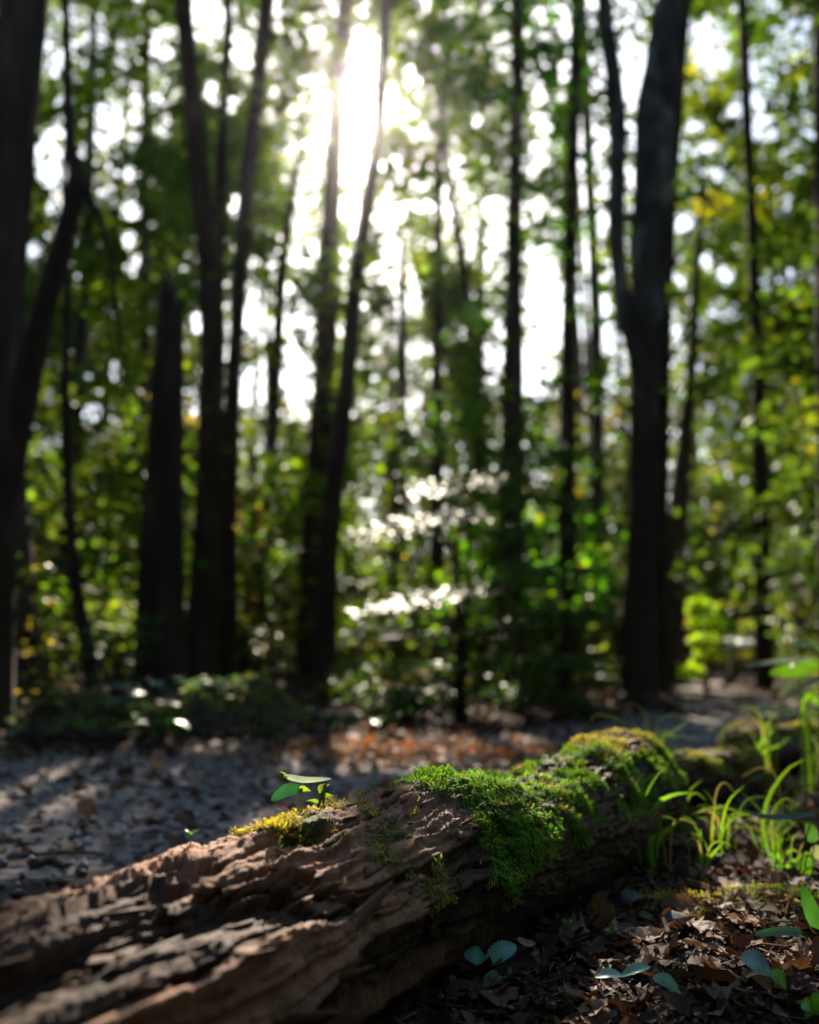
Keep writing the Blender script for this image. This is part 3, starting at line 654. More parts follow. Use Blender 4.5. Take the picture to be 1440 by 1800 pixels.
GAPS += [(150, 50, 40, 45, .9), (290, 70, 30, 40, .8), (170, 330, 30, 30, .8), (110, 370, 25, 35, .6), (1290, 330, 20, 40, .6)]
LITS = np.array(LITS); SUNV = np.array(SUN)
CLEAR = [t for t in TREES if t['o'].name.split('.')[0] in ('twin_tree', 'forked_tree', 'slim_tree', 'crooked_tree', 'leaning_tree', 'straight_tree') or t['o'].name == 'thin_tree.001']
def keep_mask(p, rs, gaps=True, lits=True):
    k = np.ones(len(p), bool)
    if gaps:
        x, y, dep = pix(p)
        j = .35 * fbm(p[:, 0] * 1.3, p[:, 1] * 1.3, p[:, 2] * 1.3, 2)
        e = np.zeros(len(p))
        for cx_, cy_, rx, ry, s in GAPS:
            q = ((x - cx_) / rx) ** 2 + ((y - cy_) / ry) ** 2
            e = np.maximum(e, (s * (.80 if rx > 50 else .92)) * sstep(1.3, .6, q + 1.6 * j))
        k &= rs.rand(len(p)) > e
        for t in CLEAR:      # the tall trunks stand clear of leaves in front of them
            w = t['w']; cxp = np.interp(p[:, 2] * t['d'] / np.maximum(p[:, 1], .1) + CAM_Z * (1 - t['d'] / np.maximum(p[:, 1], .1)), w[:, 2], w[:, 0]) / t['d'] * p[:, 1]
            near_ = (p[:, 1] < t['d'] + .2) & (np.abs(p[:, 0] - cxp) < (.10 + .012 * t['d']) * p[:, 1] / t['d'])
            k &= ~(near_ & (rs.rand(len(p)) < .65))
    if lits:
        for lx, ly, lz, r in LITS:
            d = p - np.array((lx, ly, lz)); s = d @ SUNV
            q = np.linalg.norm(d - s[:, None] * SUNV, axis=1)
            k &= ~((s > .5) & (q < r) & (rs.rand(len(p)) < .985))
    return k
def leaves(p, nor, size, tint, six=False, rs=RS):
    n = len(p); d = rs.normal(size=(n, 3)); d[:, 2] *= .5
    d -= nor * (d * nor).sum(1, keepdims=True)
    return inst(LT6 if six else LT, LF6 if six else LF, p, frames(nor, d), np.c_[size * rs.uniform(.65, 1.0, n), size, size], tint)

def canopy():
    rs = np.random.RandomState(21)
    n = 11000
    px = rs.uniform(-200, 1640, n); py = np.where(rs.rand(n) < .62, rs.uniform(-420, 560, n), rs.uniform(500, 1120, n))
    d = (8.0 ** 3 + rs.rand(n) * (21.0 ** 3 - 8.0 ** 3)) ** (1 / 3)
    c = np.array([P(a, b, e) for a, b, e in zip(px, py, d)])
    dens = .55 + 1.3 * fbm(c[:, 0] * .5, c[:, 1] * .5, c[:, 2] * .6, 2)
    right = sstep(1180, 1300, px) * sstep(250, 420, py); dens = dens + .5 * right - 3 * ((c[:, 0] / c[:, 1] > .255) & (c[:, 0] / c[:, 1] < .42) & (c[:, 1] < 13.5) & (c[:, 2] < 1.1)) - .7 * (path_dist(c[:, 0], c[:, 1]) < .5)
    ok = (c[:, 2] > .5) & (rs.rand(n) < dens); c = c[ok]
    # crowns belong to the nearest trunk
    tw = [t for t in TREES if t['crown']]
    txy = []
    for t in tw:
        txy.append((np.interp(c[:, 2], t['w'][:, 2], t['w'][:, 0]), np.interp(c[:, 2], t['w'][:, 2], t['w'][:, 1])))
    dist = np.stack([np.hypot(c[:, 0] - a, (c[:, 1] - b) * .8) for a, b in txy], 1)
    own = dist.argmin(1)
    for ti, t in enumerate(tw):
        cc = c[own == ti]
        if not len(cc): continue
        m = 74
        p = np.repeat(cc, m, 0); rad = np.repeat(rs.uniform(.28, .62, len(cc)), m)[:, None]
        off = rs.normal(0, .5, (len(p), 3)) * rad * np.array((1, 1, .42))
        p = p + off
        hue = np.repeat(rs.normal(0, 1, len(cc)), m)[:, None]
        k = keep_mask(p, rs); p = p[k]; hue = hue[k]
        if not len(p): continue
        nor = nrm(rs.normal(0, .55, (len(p), 3)) + np.array((0, -.1, 1)))
        base = t['tint'] * np.array((1.12, 1.18, .68)) * (1 + .32 * hue) * rs.uniform(.7, 1.3, (len(p), 1))
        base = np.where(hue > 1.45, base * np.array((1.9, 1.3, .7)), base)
        v, f, tt = leaves(p - t['org'], nor, rs.uniform(.07, .15, len(p)), base.clip(.005, .6), rs=rs)
        link('crown', make_mesh('crown', v, f, M['canopy'], tt), t['o'])
        # limbs reaching from the trunk into the crown
        far = cc[np.argsort(-np.hypot(cc[:, 0] - t['w'][0, 0], cc[:, 1] - t['w'][0, 1]))]
        sel = [q for q in far if q[2] > 1.6 and abs(q[0] - np.interp(q[2], t['w'][:, 2], t['w'][:, 0])) < 2.6][::max(1, len(far) // 9)][:9]
        for q in sel:
            zb = max(.8, q[2] - .5 * math.hypot(q[0] - t['w'][0, 0], q[1] - t['w'][0, 1]))
            b = np.array([np.interp(zb, t['w'][:, 2], t['w'][:, 0]), np.interp(zb, t['w'][:, 2], t['w'][:, 1]), zb])
            mid = (b + q) / 2 + np.array((0, 0, .12)) + rs.normal(0, .06, 3)
            rr = float(np.interp(zb, t['w'][:, 2], t['r'])) * .28
            pts = spline([b, mid, q], 9) - t['org']
            if not keep_mask(np.array([mid]), rs, True, True)[0]: continue
            v, f = tube(pts, np.linspace(min(rr, .03), .005, 9), 6); mm = Parts(); mm.add(v, f)
            link('branch', mm.mesh('branch', M[t['mat']]), t['o'])
canopy()

def stuff_leaves(name, c, m, rad, size, tint, seed, six=False, gaps=True, lits=True, flat=.5, mat='canopy', trunks=None, yellow=0.1):
    rs = np.random.RandomState(seed)
    p = np.repeat(c, m, 0); r = np.repeat(rs.uniform(*rad, len(c)), m)[:, None]
    p = p + rs.normal(0, .5, (len(p), 3)) * r * np.array((1, 1, flat))
    hue = np.repeat(rs.normal(0, 1, len(c)), m)[:, None]
    yl = np.repeat(rs.rand(len(c)) < yellow, m)[:, None]
    k = keep_mask(p, rs, gaps, lits) & (p[:, 2] > ground_z(p[:, 0], p[:, 1]) + .02); p = p[k]; hue = hue[k]; yl = yl[k]
    nor = nrm(rs.normal(0, .6, (len(p), 3)) + np.array((0, -.1, 1)))
    base = np.array(tint) * (1 + .28 * hue) * rs.uniform(.65, 1.35, (len(p), 1))
    base = np.where(yl, base * np.array((2.4, 1.4, .6)), base)
    v, f, t = leaves(p, nor, rs.uniform(*size, len(p)), base.clip(.004, .5), six, rs)
    me_p = Parts(); me_p.add(v, f, t)
    if trunks is not None:
        for (x, y, r0, h) in trunks:
            z0 = gz(x, y) - .1
            a, b = tube(np.array([(x, y, z0), (x + .1 * math.sin(x * 7), y, z0 + h * .5), (x + .3 * math.sin(x * 5), y, z0 + h)]), (r0, r0 * .8, r0 * .4), 7)
            me_p.add(a, b, (.035, .026, .02))
    return link(name, me_p.mesh(name, M[mat], smooth=False, tint=True), kind='stuff')
rs = np.random.RandomState(5)
# far wood: trees and undergrowth that read as one mass
n = 5200; y = rs.uniform(22, 46, n); x = rs.uniform(-.62, .62, n) * y; z = rs.uniform(0, 1, n) ** 1.15 * 15 + .2
ok = rs.rand(n) < .55 + .9 * fbm(x * .22, y * .22, z * .22, 2) + .4 * (z < 5)
c = np.c_[x, y, z + ground_z(x, y)][ok]
tk = [(rs.uniform(-.6, .6) * yy_, yy_, rs.uniform(.07, .2), rs.uniform(10, 17)) for yy_ in rs.uniform(22, 44, 80)]
tk = [t for t in tk if abs(t[0] - (3.95 + SUN.x / SUN.y * (t[1] - 12.2))) > .9]
stuff_leaves('far_woods', c, 58, (.5, 1.3), (.16, .31), (.078, .105, .025), 31, trunks=tk)
# leafy undergrowth between the trunks
n = 2600; y = rs.uniform(8.5, 24, n); x = rs.uniform(-.55, .55, n) * y; z = rs.uniform(0, 1, n) ** 1.6 * 3.2 + .12
ok = (path_dist(x, y) > .45 + .05 * z) & ~((x / y > .265) & (x / y < .40) & (y < 12.5)) & (rs.rand(n) < .35 + .9 * fbm(x * .4, y * .4, z * .5, 2) + .35 * (y > 14))
c = np.c_[x, y, z + ground_z(x, y)][ok]
stuff_leaves('undergrowth', c, 50, (.3, .7), (.06, .12), (.068, .098, .022), 32, gaps=True)
# the wood goes on around and behind the camera
n = 4500; a = rs.uniform(0, 2 * np.pi, n); q = np.sqrt(rs.uniform(5.5 ** 2, 26 ** 2, n)); x = q * np.cos(a); y = q * np.sin(a); z = rs.uniform(0, 1, n) * 13 + .3
y = np.where(rs.rand(n) < .35, -np.abs(y), y)
outside = (np.abs(x) > .56 * y + 2.6) | (y < -1.5)
ok = outside & (path_dist(x, y) > .8) & (q > .45 * z + 4)
c = np.c_[x, y, z][ok]
tk = [(xx, yy_, rs.uniform(.08, .2), rs.uniform(10, 16)) for xx, yy_ in zip(rs.uniform(-20, 20, 60), rs.uniform(-22, 20, 60)) if abs(xx) > .55 * yy_ + 2.0 and math.hypot(xx, yy_) > 4 and path_dist(xx, yy_) > 1]
stuff_leaves('surrounding_woods', c, 22, (.8, 1.7), (.35, .65), (.06, .10, .02), 33, gaps=False, trunks=tk)

# ------------------------------------------------------------------ sapling with tiers of leaves
def shrub(name, label, cat, base, tiers, leaf=(.045, .075), tint=(.04, .09, .018), seed=1, stems=1, tilt=.28, jit=.3, group=None, mat='shrub', yellow=0.0, lit_z=()):
    """tiers: (dx, dy, z, rx, ry, n): flat sprays of leaves round a stem"""
    rs = np.random.RandomState(seed); base = np.asarray(base, float); base[2] = gz(base[0], base[1])
    o = thing(name, label, cat, base, group)
    top = max(t[2] for t in tiers)
    for s in range(stems):
        e = np.array((rs.normal(0, .05) * (s + 1), rs.normal(0, .05), top * rs.uniform(.85, 1.0)))
        v, f = tube(spline([(0.03 * s, 0, -.03), e * .5 + (.03, 0, 0), e], 12), np.linspace(.012 + .006 * top, .003, 12), 7)
        m = Parts(); m.add(v, f); link('stem', m.mesh('stem', M['bark_dark']), o)
    fol = Parts()
    for (dx, dy, z, rx, ry, n) in tiers:
        ang = rs.uniform(0, 2 * np.pi, n); q = np.sqrt(rs.rand(n))
        p = np.c_[dx + q * rx * np.cos(ang), dy + q * ry * np.sin(ang), z + rs.normal(0, .022, n) - .05 * q ** 2 * (rx + .2) + .02 * noise(ang * 2, q * 4, z)]
        if any(abs(z - q_) < .01 for q_ in lit_z): p[:, 2] += (p[:, 0] - dx) * .16
        keep = keep_mask(p + base, rs, False, True)
        if any(abs(z - q) < .01 for q in lit_z): keep |= rs.rand(n) < .6
        tl, jt = (tilt, .13) if lit_z and any(abs(z - q) < .01 for q in lit_z) else (-.12, .3) if lit_z else (0, jit)
        nor = nrm(rs.normal(0, jt, (n, 3)) + np.array((0, -tl, 1)))
        col = np.array(tint) * rs.uniform(.7, 1.4, (n, 1)) * (1 + .2 * rs.normal())
        if yellow: col = np.where(rs.rand(n, 1) < yellow, np.array((.30, .26, .03)), col)
        v, f, t = leaves(p[keep], nor[keep], rs.uniform(*leaf, keep.sum()), col[keep].clip(.004, .6), True, rs)
        fol.add(v, f, t)
        for k in range(max(2, n // 45)):
            a = rs.uniform(0, 2 * np.pi); e = np.array((dx + .85 * rx * math.cos(a), dy + .85 * ry * math.sin(a), z - .06))
            st = np.array((0, 0, max(.02, z - .12 - .25 * abs(dx))))
            v, f = tube(spline([st, (st + e) / 2 + (0, 0, .04), e], 7), np.linspace(.006, .0015, 7), 5)
            fol.add(v, f, (.05, .035, .025))
    link('crown', fol.mesh('crown', M[mat], False, True), o)
    return o
def tier(px, py, d, b, rx, ry, n):
    q = P(px, py, d); return (q[0] - b[0], q[1] - b[1], q[2] - gz(b[0], b[1]), rx, ry, n)
b = G(800, 1268); b[:2] = (P(800, 1200, 6.2)[0], 6.2)
T = [tier(755, 770, 6.2, b, .16, .16, 60), tier(800, 848, 6.1, b, .34, .28, 170), tier(740, 915, 5.95, b, .46, .34, 300), tier(860, 930, 6.2, b, .42, .36, 240), tier(670, 975, 5.9, b, .22, .3, 120),
     tier(735, 1052, 5.9, b, .40, .30, 300), tier(900, 1010, 6.2, b, .45, .4, 260), tier(660, 1080, 5.85, b, .22, .28, 130), tier(800, 1105, 6.0, b, .6, .45, 380), tier(960, 1080, 6.3, b, .36, .36, 220), tier(760, 1165, 6.0, b, .62, .45, 400),
     tier(920, 1160, 6.1, b, .5, .42, 330), tier(840, 1215, 6.1, b, .62, .42, 380), tier(700, 1225, 6.1, b, .35, .3, 180), tier(980, 1230, 6.2, b, .3, .3, 160)]
shrub('sapling', 'leafy sapling with flat sunlit tiers of leaves in the middle behind the path', 'sapling', b, T, seed=4, stems=3, tint=(.035, .085, .018), lit_z=[T[k][2] for k in (1, 2, 5)])
b2 = np.array((*P(990, 1150, 7.6)[:2], 0))
shrub('sapling', 'darker green sapling growing against the left side of the big forked tree', 'sapling', b2, [tier(1010, 800, 7.6, b2, .3, .3, 160), tier(960, 880, 7.5, b2, .4, .3, 220), tier(1040, 930, 7.7, b2, .3, .3, 180), tier(940, 800, 7.6, b2, .28, .3, 140), tier(970, 1000, 7.5, b2, .5, .4, 300), tier(1010, 1080, 7.5, b2, .45, .4, 280), tier(990, 1160, 7.4, b2, .5, .4, 300), tier(880, 840, 7.6, b2, .3, .3, 150)], seed=8, stems=2, tint=(.035, .10, .02), tilt=.15)
SHR = [  # px, py centre, d, half width m, height m, n, tint, label
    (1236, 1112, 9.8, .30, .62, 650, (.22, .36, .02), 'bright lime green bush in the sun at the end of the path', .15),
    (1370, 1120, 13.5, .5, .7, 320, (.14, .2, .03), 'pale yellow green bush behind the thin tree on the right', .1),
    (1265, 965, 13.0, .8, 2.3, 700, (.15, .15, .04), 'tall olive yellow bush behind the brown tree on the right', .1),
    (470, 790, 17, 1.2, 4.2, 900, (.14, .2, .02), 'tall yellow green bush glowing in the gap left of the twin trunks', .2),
    (690, 730, 11, .7, 2.7, 700, (.13, .13, .04), 'brownish leafy bush right of the twin trunks', .2),
    (190, 880, 9.5, .8, 2.0, 700, (.09, .12, .03), 'olive bush left of the broken snag', .1),
    (430, 950, 9.0, .3, 1.6, 260, (.16, .12, .05), 'brown leaved bush between the slim trees and the young tree', .25),
    (480, 1060, 8.6, .35, .9, 240, (.09, .12, .03), 'small bush with pale leaves left of the twin trunks', .2),
    (610, 1235, 6.6, .3, .22, 150, (.06, .11, .02), 'low green bush at the foot of the twin trunks', .05),
    (720, 1255, 5.7, .35, .2, 150, (.05, .10, .02), 'low weeds under the sapling beside the sunlit leaves', .05),
    (1400, 1050, 9.5, .5, 1.3, 420, (.05, .10, .025), 'dark green bush at the right edge behind the broad leaves', .0),
    (1380, 880, 14.0, 1.0, 3.6, 900, (.05, .09, .02), 'tall dark bush behind the thin trees on the right', .0),
    (60, 1080, 6.0, .3, .6, 110, (.06, .10, .02), 'weedy bush with yellow leaves under the thick left tree', .35),
    (200, 1130, 6.6, .4, .35, 220, (.035, .10, .03), 'blue green low bush before the thin bent tree', .0),
    (1080, 1000, 10.0, .4, 1.8, 380, (.08, .15, .03), 'light green bush glimpsed left of the forked trunk', .1),
    (850, 760, 12.5, 1.0, 3.4, 800, (.06, .13, .02), 'tall green bush behind the sapling around the striped trunk', .05),
]
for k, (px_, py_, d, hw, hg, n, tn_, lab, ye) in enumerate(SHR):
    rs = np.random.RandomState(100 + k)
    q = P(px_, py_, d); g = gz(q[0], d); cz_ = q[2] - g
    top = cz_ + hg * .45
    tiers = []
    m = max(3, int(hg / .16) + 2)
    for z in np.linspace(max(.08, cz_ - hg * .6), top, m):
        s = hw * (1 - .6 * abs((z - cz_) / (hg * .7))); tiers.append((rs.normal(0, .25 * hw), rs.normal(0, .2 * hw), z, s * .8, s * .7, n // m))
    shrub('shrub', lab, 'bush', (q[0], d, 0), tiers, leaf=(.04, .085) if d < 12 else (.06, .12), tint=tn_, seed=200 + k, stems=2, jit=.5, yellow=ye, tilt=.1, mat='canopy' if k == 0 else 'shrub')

# ------------------------------------------------------------------ plants with countable leaves
def blade(L, w, bend=.3, fold=.12, n=7, serr=0, wid=None, twist=0.0):
    """a leaf lying along +y from the origin, arching by bend"""
    t = np.linspace(0, 1, n)
    if wid is None: wid = np.sin(np.pi * np.clip(t * .96 + .02, 0, 1) ** .8)
    wd = w / 2 * wid
    if serr: wd = wd * (1 + .12 * (np.arange(n) % 2))
    y = L * t; z = bend * L * (t - t * t * 1.6)
    a = twist * t
    l = np.c_[-wd * np.cos(a), y, z + fold * wd * 2 - wd * np.sin(a)]; c = np.c_[0 * t, y, z]; r = np.c_[wd * np.cos(a), y, z + fold * wd * 2 + wd * np.sin(a)]
    return np.stack([l, c, r], 1).reshape(-1, 3), grid_faces(n, 3)
def rotm(yaw, pitch=0.0, roll=0.0):
    return np.array(Matrix.Rotation(yaw, 3, 'Z') @ Matrix.Rotation(pitch, 3, 'X') @ Matrix.Rotation(roll, 3, 'Y'))
def leaf_obj(parent, mesh_or_vf, loc, R, col, mat, name='leaf', smooth=True):
    v, f = mesh_or_vf
    v = v @ np.asarray(R).T + np.asarray(loc)
    tint = np.broadcast_to(np.array(col, float), v.shape)
    return link(name, make_mesh(name, v, f, M[mat], tint, smooth), parent)
def stem_obj(parent, pts, r, col, n=6, name='stem', mat='plant'):
    v, f = tube(spline(pts, 12), np.linspace(r, r * .7, 12), n); p = Parts(); p.add(v, f, col)
    return link(name, p.mesh(name, M[mat], True, True), parent)
def ribbon(pts, w, fold=.1, side=None, n=14, prof=None):
    p = spline(pts, n); t = nrm(np.gradient(p, axis=0))
    sd = nrm(np.cross(t, np.array(side if side is not None else (0, -1, .25))))
    s = np.linspace(0, 1, n); wd = w / 2 * (np.sin(np.pi * np.clip(s * .9 + .1, 0, 1)) ** .7 if prof is None else prof(s))
    nn = np.cross(sd, t)
    v = np.stack([p - sd * wd[:, None] + nn * fold * wd[:, None], p, p + sd * wd[:, None] + nn * fold * wd[:, None]], 1)
    return v.reshape(-1, 3), grid_faces(n, 3)
def ribbon_(pts, w, fold, side): return ribbon(pts, w, fold, side, 11)
# sprout on the log: a stem, a pale folded leaf seen edge on and a dark green leaf
b = on_log(530, 4) - (0, 0, .004)
d = b[1]
q = lambda x, y, dd=0.0: P(x, y, d + dd) - b
o = thing('sprout', 'small sprout with a flat pale leaf and a dark green leaf on the log', 'sprout', b)
stem_obj(o, [(0, 0, 0), q(529, 1412), q(531, 1385)], .0021, (.16, .22, .03))
leaf_obj(o, ribbon_([q(499, 1364), q(535, 1372), q(583, 1369)], .024, .08, (0, -.2, 1)), (0, 0, 0), np.eye(3), (.30, .40, .18), 'pale')
v1, f1 = blade(.014, .010, .2, .2, 5); leaf_obj(o, (v1, f1), q(506, 1368), rotm(math.pi / 2, .75, .2), (.16, .26, .02), 'plant')
leaf_obj(o, ribbon_([q(529, 1388), q(505, 1390), q(476, 1407)], .019, .12, (0, -.7, .6)), (0, 0, 0), np.eye(3), (.03, .14, .07), 'plant')
v1, f1 = blade(.016, .014, .3, .2, 6); leaf_obj(o, (v1, f1), q(524, 1392), rotm(-math.pi / 2, .2, -.7), (.2, .30, .02), 'plant')
b = on_log(561, 3); d = b[1]
o = thing('sprout', 'curled lime sprout with a withered stalk beside the pale leaved one on the log', 'sprout', b)
stem_obj(o, [(0, 0, -.005), q(559, 1420), q(566, 1400), q(572, 1378)], .0022, (.10, .12, .02))
for (x, y, yaw, pit, roll) in ((560, 1420, 1.2, .7, .8), (564, 1408, -1.0, .5, -.9), (562, 1395, -1.2, .9, .6), (560, 1428, .4, .9, 1.0)):
    v1, f1 = blade(.017, .011, .5, .3, 6); leaf_obj(o, (v1, f1), q(x, y), rotm(yaw, pit, roll), (.2, .32, .015), 'plant')
v1, f1 = blade(.03, .006, .6, .3, 6); leaf_obj(o, (v1, f1), q(574, 1375), rotm(.6, -1.2, .3), (.03, .022, .016), 'dead', 'withered_leaf')
b = on_log(335)
o = thing('seedling', 'tiny green seedling tip peeping over the log at the left', 'seedling', b)
for yaw in (1.2, -1.3, 2.6):
    v1, f1 = blade(.010, .005, .3, .2, 5); leaf_obj(o, (v1, f1), (0, 0, .006), rotm(yaw, .7), (.09, .28, .02), 'plant')
stem_obj(o, [(0, 0, -.012), (0, 0, 0), (0, 0, .007)], .001, (.1, .2, .03))

# seedlings in the litter: serrated leaves on short stems
I3 = np.eye(3)
def saw(s): return np.sin(np.pi * np.clip(s * .93 + .05, 0, 1)) ** .8 * (1 + .15 * (np.arange(len(s)) % 2))
def seedling(label, px, py, d, lv):
    """lv: leaf tips (px, py, width, colour, facing)"""
    top = P(px, py, d); g = gz(top[0], top[1]); b = np.array((top[0], top[1], g)); h = max(.012, top[2] - g)
    o = thing('seedling', label, 'seedling', b)
    stem_obj(o, [(0, 0, -.01), (.003, .002, h * .5), (0, 0, h)], .0011, (.08, .12, .04))
    for tx, ty, w, col, face in lv:
        e = P(tx, ty, d) - b; m = (np.array((0, 0, h)) + e) / 2 + np.array((0, -.004, .004))
        ve = (1 + .06 * np.where(np.arange(21) % 2, 1, -1))[:, None] * np.array((1, 1.3, 1))
        rb_ = ribbon([np.array((0, 0, h)), m, e], w, .22, side=face, n=21, prof=saw); rb_[0][:, 2] += .0003 * np.tile(np.array((1, 0, 1)), 21) * np.repeat(np.where(np.arange(21) % 2, 1, -1), 3)
        leaf_obj(o, rb_, (0, 0, 0), I3, np.array(col) * ve.reshape(-1, 1), 'plant')
    return o
BL = (.14, .34, .30); FC = (0, -.6, .8)
seedling('seedling with two open blue green serrated leaves at the dark log base', 853, 1694, 1.34, [(908, 1663, .027, (.16, .36, .33), FC), (816, 1676, .024, (.13, .36, .28), FC)])
seedling('low seedling with a pair of blue green leaves in dark litter', 1094, 1715, 1.27, [(1046, 1717, .015, BL, (0, -.4, .9)), (1142, 1699, .016, (.12, .34, .26), (0, -.4, .9))])
seedling('seedling with one drooping grey green leaf beside the thin pale stalk', 1192, 1740, 1.24, [(1148, 1719, .018, (.11, .26, .2), FC), (1178, 1755, .012, (.10, .26, .13), FC)])
seedling('grey green serrated seedling with one bright green side leaf', 1354, 1710, 1.26, [(1303, 1683, .030, (.2, .34, .34), FC), (1311, 1718, .010, (.3, .4, .36), (0, -.2, 1)), (1382, 1737, .020, (.13, .34, .02), FC)])
seedling('bright green leafy seedling in the bottom right corner', 1432, 1776, 1.18, [(1408, 1768, .017, (.12, .32, .02), FC), (1450, 1752, .02, (.14, .34, .02), FC), (1428, 1802, .02, (.10, .28, .02), FC), (1465, 1790, .02, (.12, .3, .02), FC)])
seedling('tiny bright green leaf cluster in the dark litter below the log', 996, 1626, 1.5, [(986, 1618, .006, (.12, .26, .02), FC), (1006, 1620, .007, (.12, .26, .02), FC), (998, 1634, .006, (.10, .22, .02), FC)])
seedling('small mossy green sprig under a pale leaf scrap below the log', 1075, 1640, 1.46, [(1060, 1636, .006, (.12, .26, .02), FC), (1086, 1632, .007, (.12, .24, .02), FC), (1090, 1642, .006, (.10, .22, .02), FC), (1064, 1644, .006, (.10, .22, .02), FC)])

# long leaved plant cut by the right edge, strap leaf, broad blurred leaves
o_b = G(1462, 1668); d = o_b[1]
o = thing('long_leaved_plant', 'plant with long dark green pointed leaves at the lower right edge', 'plant', o_b)
q = lambda x, y, dd=0.0: P(x, y, d + dd) - o_b
leaf_obj(o, ribbon([q(1462, 1650), q(1432, 1612), q(1410, 1556)], .026, side=(0, -1, .2)), (0, 0, 0), I3, (.05, .17, .03), 'plant')
leaf_obj(o, ribbon([q(1466, 1660), q(1390, 1638), q(1318, 1644)], .018, side=(0, -.6, 1)), (0, 0, 0), I3, (.05, .17, .04), 'plant')
stem_obj(o, [(0, 0, -.02), q(1464, 1662), q(1466, 1640)], .002, (.07, .15, .03))
b = G(1400, 1545); d = b[1] - .12; q = lambda x, y, dd=0.0: P(x, y, d + dd) - b
o = thing('strap_leaf_plant', 'single dark strap shaped leaf with a pale edge hovering among the grass', 'plant', b)
leaf_obj(o, ribbon([q(1432, 1432), q(1395, 1440), q(1345, 1440), q(1303, 1424)], .022, .55, side=(0, -.35, 1)), (0, 0, 0), I3, (.045, .11, .07), 'plant')
stem_obj(o, [(0, 0, -.02), q(1416, 1480), q(1430, 1433)], .0016, (.08, .15, .03))
b = G(1455, 1330); d = 3.3; b = np.array((P(1455, 1300, d)[0], d, gz(P(1455, 1300, d)[0], d))); q = lambda x, y, dd=0.0: P(x, y, d + dd) - b
o = thing('broad_leaved_plant', 'tall plant with broad pale sunlit leaves reaching in from the right', 'plant', b)
stem_obj(o, [(0, 0, -.02), q(1440, 1250), q(1445, 1165)], .004, (.1, .16, .04))
for pts, w, c, sd in (([q(1450, 1160), q(1385, 1162), q(1308, 1172)], .06, (.2, .28, .14), (0, -.2, 1)), ([q(1450, 1170), q(1410, 1160), q(1385, 1172)], .05, (.2, .26, .15), (0, -.3, 1)), ([q(1445, 1165), q(1400, 1178), q(1352, 1185)], .06, (.12, .28, .02), (0, -.9, .6)),
                       ([q(1450, 1190), q(1400, 1210), q(1370, 1230)], .07, (.24, .26, .16), (0, -.5, 1)), ([q(1445, 1240), q(1420, 1225), q(1408, 1270)], .025, (.12, .28, .02), (0, -1, .2)), ([q(1450, 1150), q(1420, 1130), q(1390, 1140)], .05, (.13, .25, .03), (0, -.5, 1)),
                       ([q(1400, 1260), q(1360, 1248), q(1325, 1254)], .03, (.12, .28, .03), (0, -.5, 1))):
    leaf_obj(o, ribbon(pts, w, .15, side=sd), (0, 0, 0), I3, c, 'plant')
b = G(1425, 1540); d = b[1]; q = lambda x, y, dd=0.0: P(x, y, d + dd) - b
o = thing('broad_leaved_plant', 'low plant with rounded green leaves among the grass at the right edge', 'plant', b)
stem_obj(o, [(0, 0, -.02), q(1428, 1510), q(1432, 1480)], .0018, (.1, .16, .04))
for pts, w, c in (([q(1430, 1505), q(1415, 1515), q(1402, 1532)], .03, (.12, .26, .03)), ([q(1430, 1480), q(1425, 1462), q(1416, 1448)], .026, (.06, .16, .04)), ([q(1430, 1505), q(1440, 1500), q(1455, 1505)], .03, (.3, .34, .22)), ([q(1428, 1520), q(1410, 1540), q(1390, 1535)], .022, (.13, .28, .02))):
    leaf_obj(o, ribbon(pts, w, .15, side=(0, -.9, .5)), (0, 0, 0), I3, c, 'plant')

# grass: every blade a part
def tuft(label, base_px, blades, d=None, w=.008, dcol=(.13, .27, .02)):
    b = G(*base_px) if d is None else None
    if b is None: x = P(base_px[0], base_px[1], d); b = np.array((x[0], d, gz(x[0], d)))
    o = thing('grass_tuft', label, 'grass', b, None)
    rs = np.random.RandomState(int(base_px[0]))
    for bl in blades:
        pts, ww, col = bl if len(bl) == 3 else (bl[0], w, dcol)
        dd = b[1] + rs.uniform(-.05, .05); wp = [P(x, y, dd) - b for x, y in pts]; g0 = gz(*(wp[0] + b)[:2]) - .01 - b[2]
        if wp[0][2] > g0 + .015: wp.insert(0, np.array((wp[0][0] * .8, wp[0][1], g0)))
        leaf_obj(o, ribbon(wp, ww * .68, .25, side=(rs.normal(0, .2), -1, .3 + rs.normal(0, .2)), n=12, prof=lambda s: (1 - s ** 2.5) * (.55 + .45 * np.minimum(1, s * 4))), (0, 0, 0), I3, np.array(col) * rs.uniform(.75, 1.2), 'grass', 'blade')
    for k in range(7):
        x0 = base_px[0] + rs.uniform(-22, 22); y0 = base_px[1] - 12; sp = rs.normal(0, 45); hh = rs.uniform(28, 95); dd = b[1] + rs.uniform(-.06, .06)
        wp = [P(x, y, dd) - b for x, y in ((x0, y0), (x0 + sp * .25, y0 - hh * .7), (x0 + sp * .9, y0 - hh), (x0 + sp * 1.7, y0 - hh * .75))]
        wp[0][2] = gz(*(wp[0] + b)[:2]) - .01 - b[2]
        leaf_obj(o, ribbon(wp, rs.uniform(.0025, .0045), .3, side=(rs.normal(0, .3), -1, .3), n=10, prof=lambda s: 1 - s ** 2), (0, 0, 0), I3, np.array(((.07, .13, .03), (.13, .2, .03), (.22, .17, .08), (.05, .10, .025))[k % 4]) * rs.uniform(.7, 1.2), 'grass', 'blade')
    return o
DK = (.06, .13, .03); LG = (.13, .27, .02)
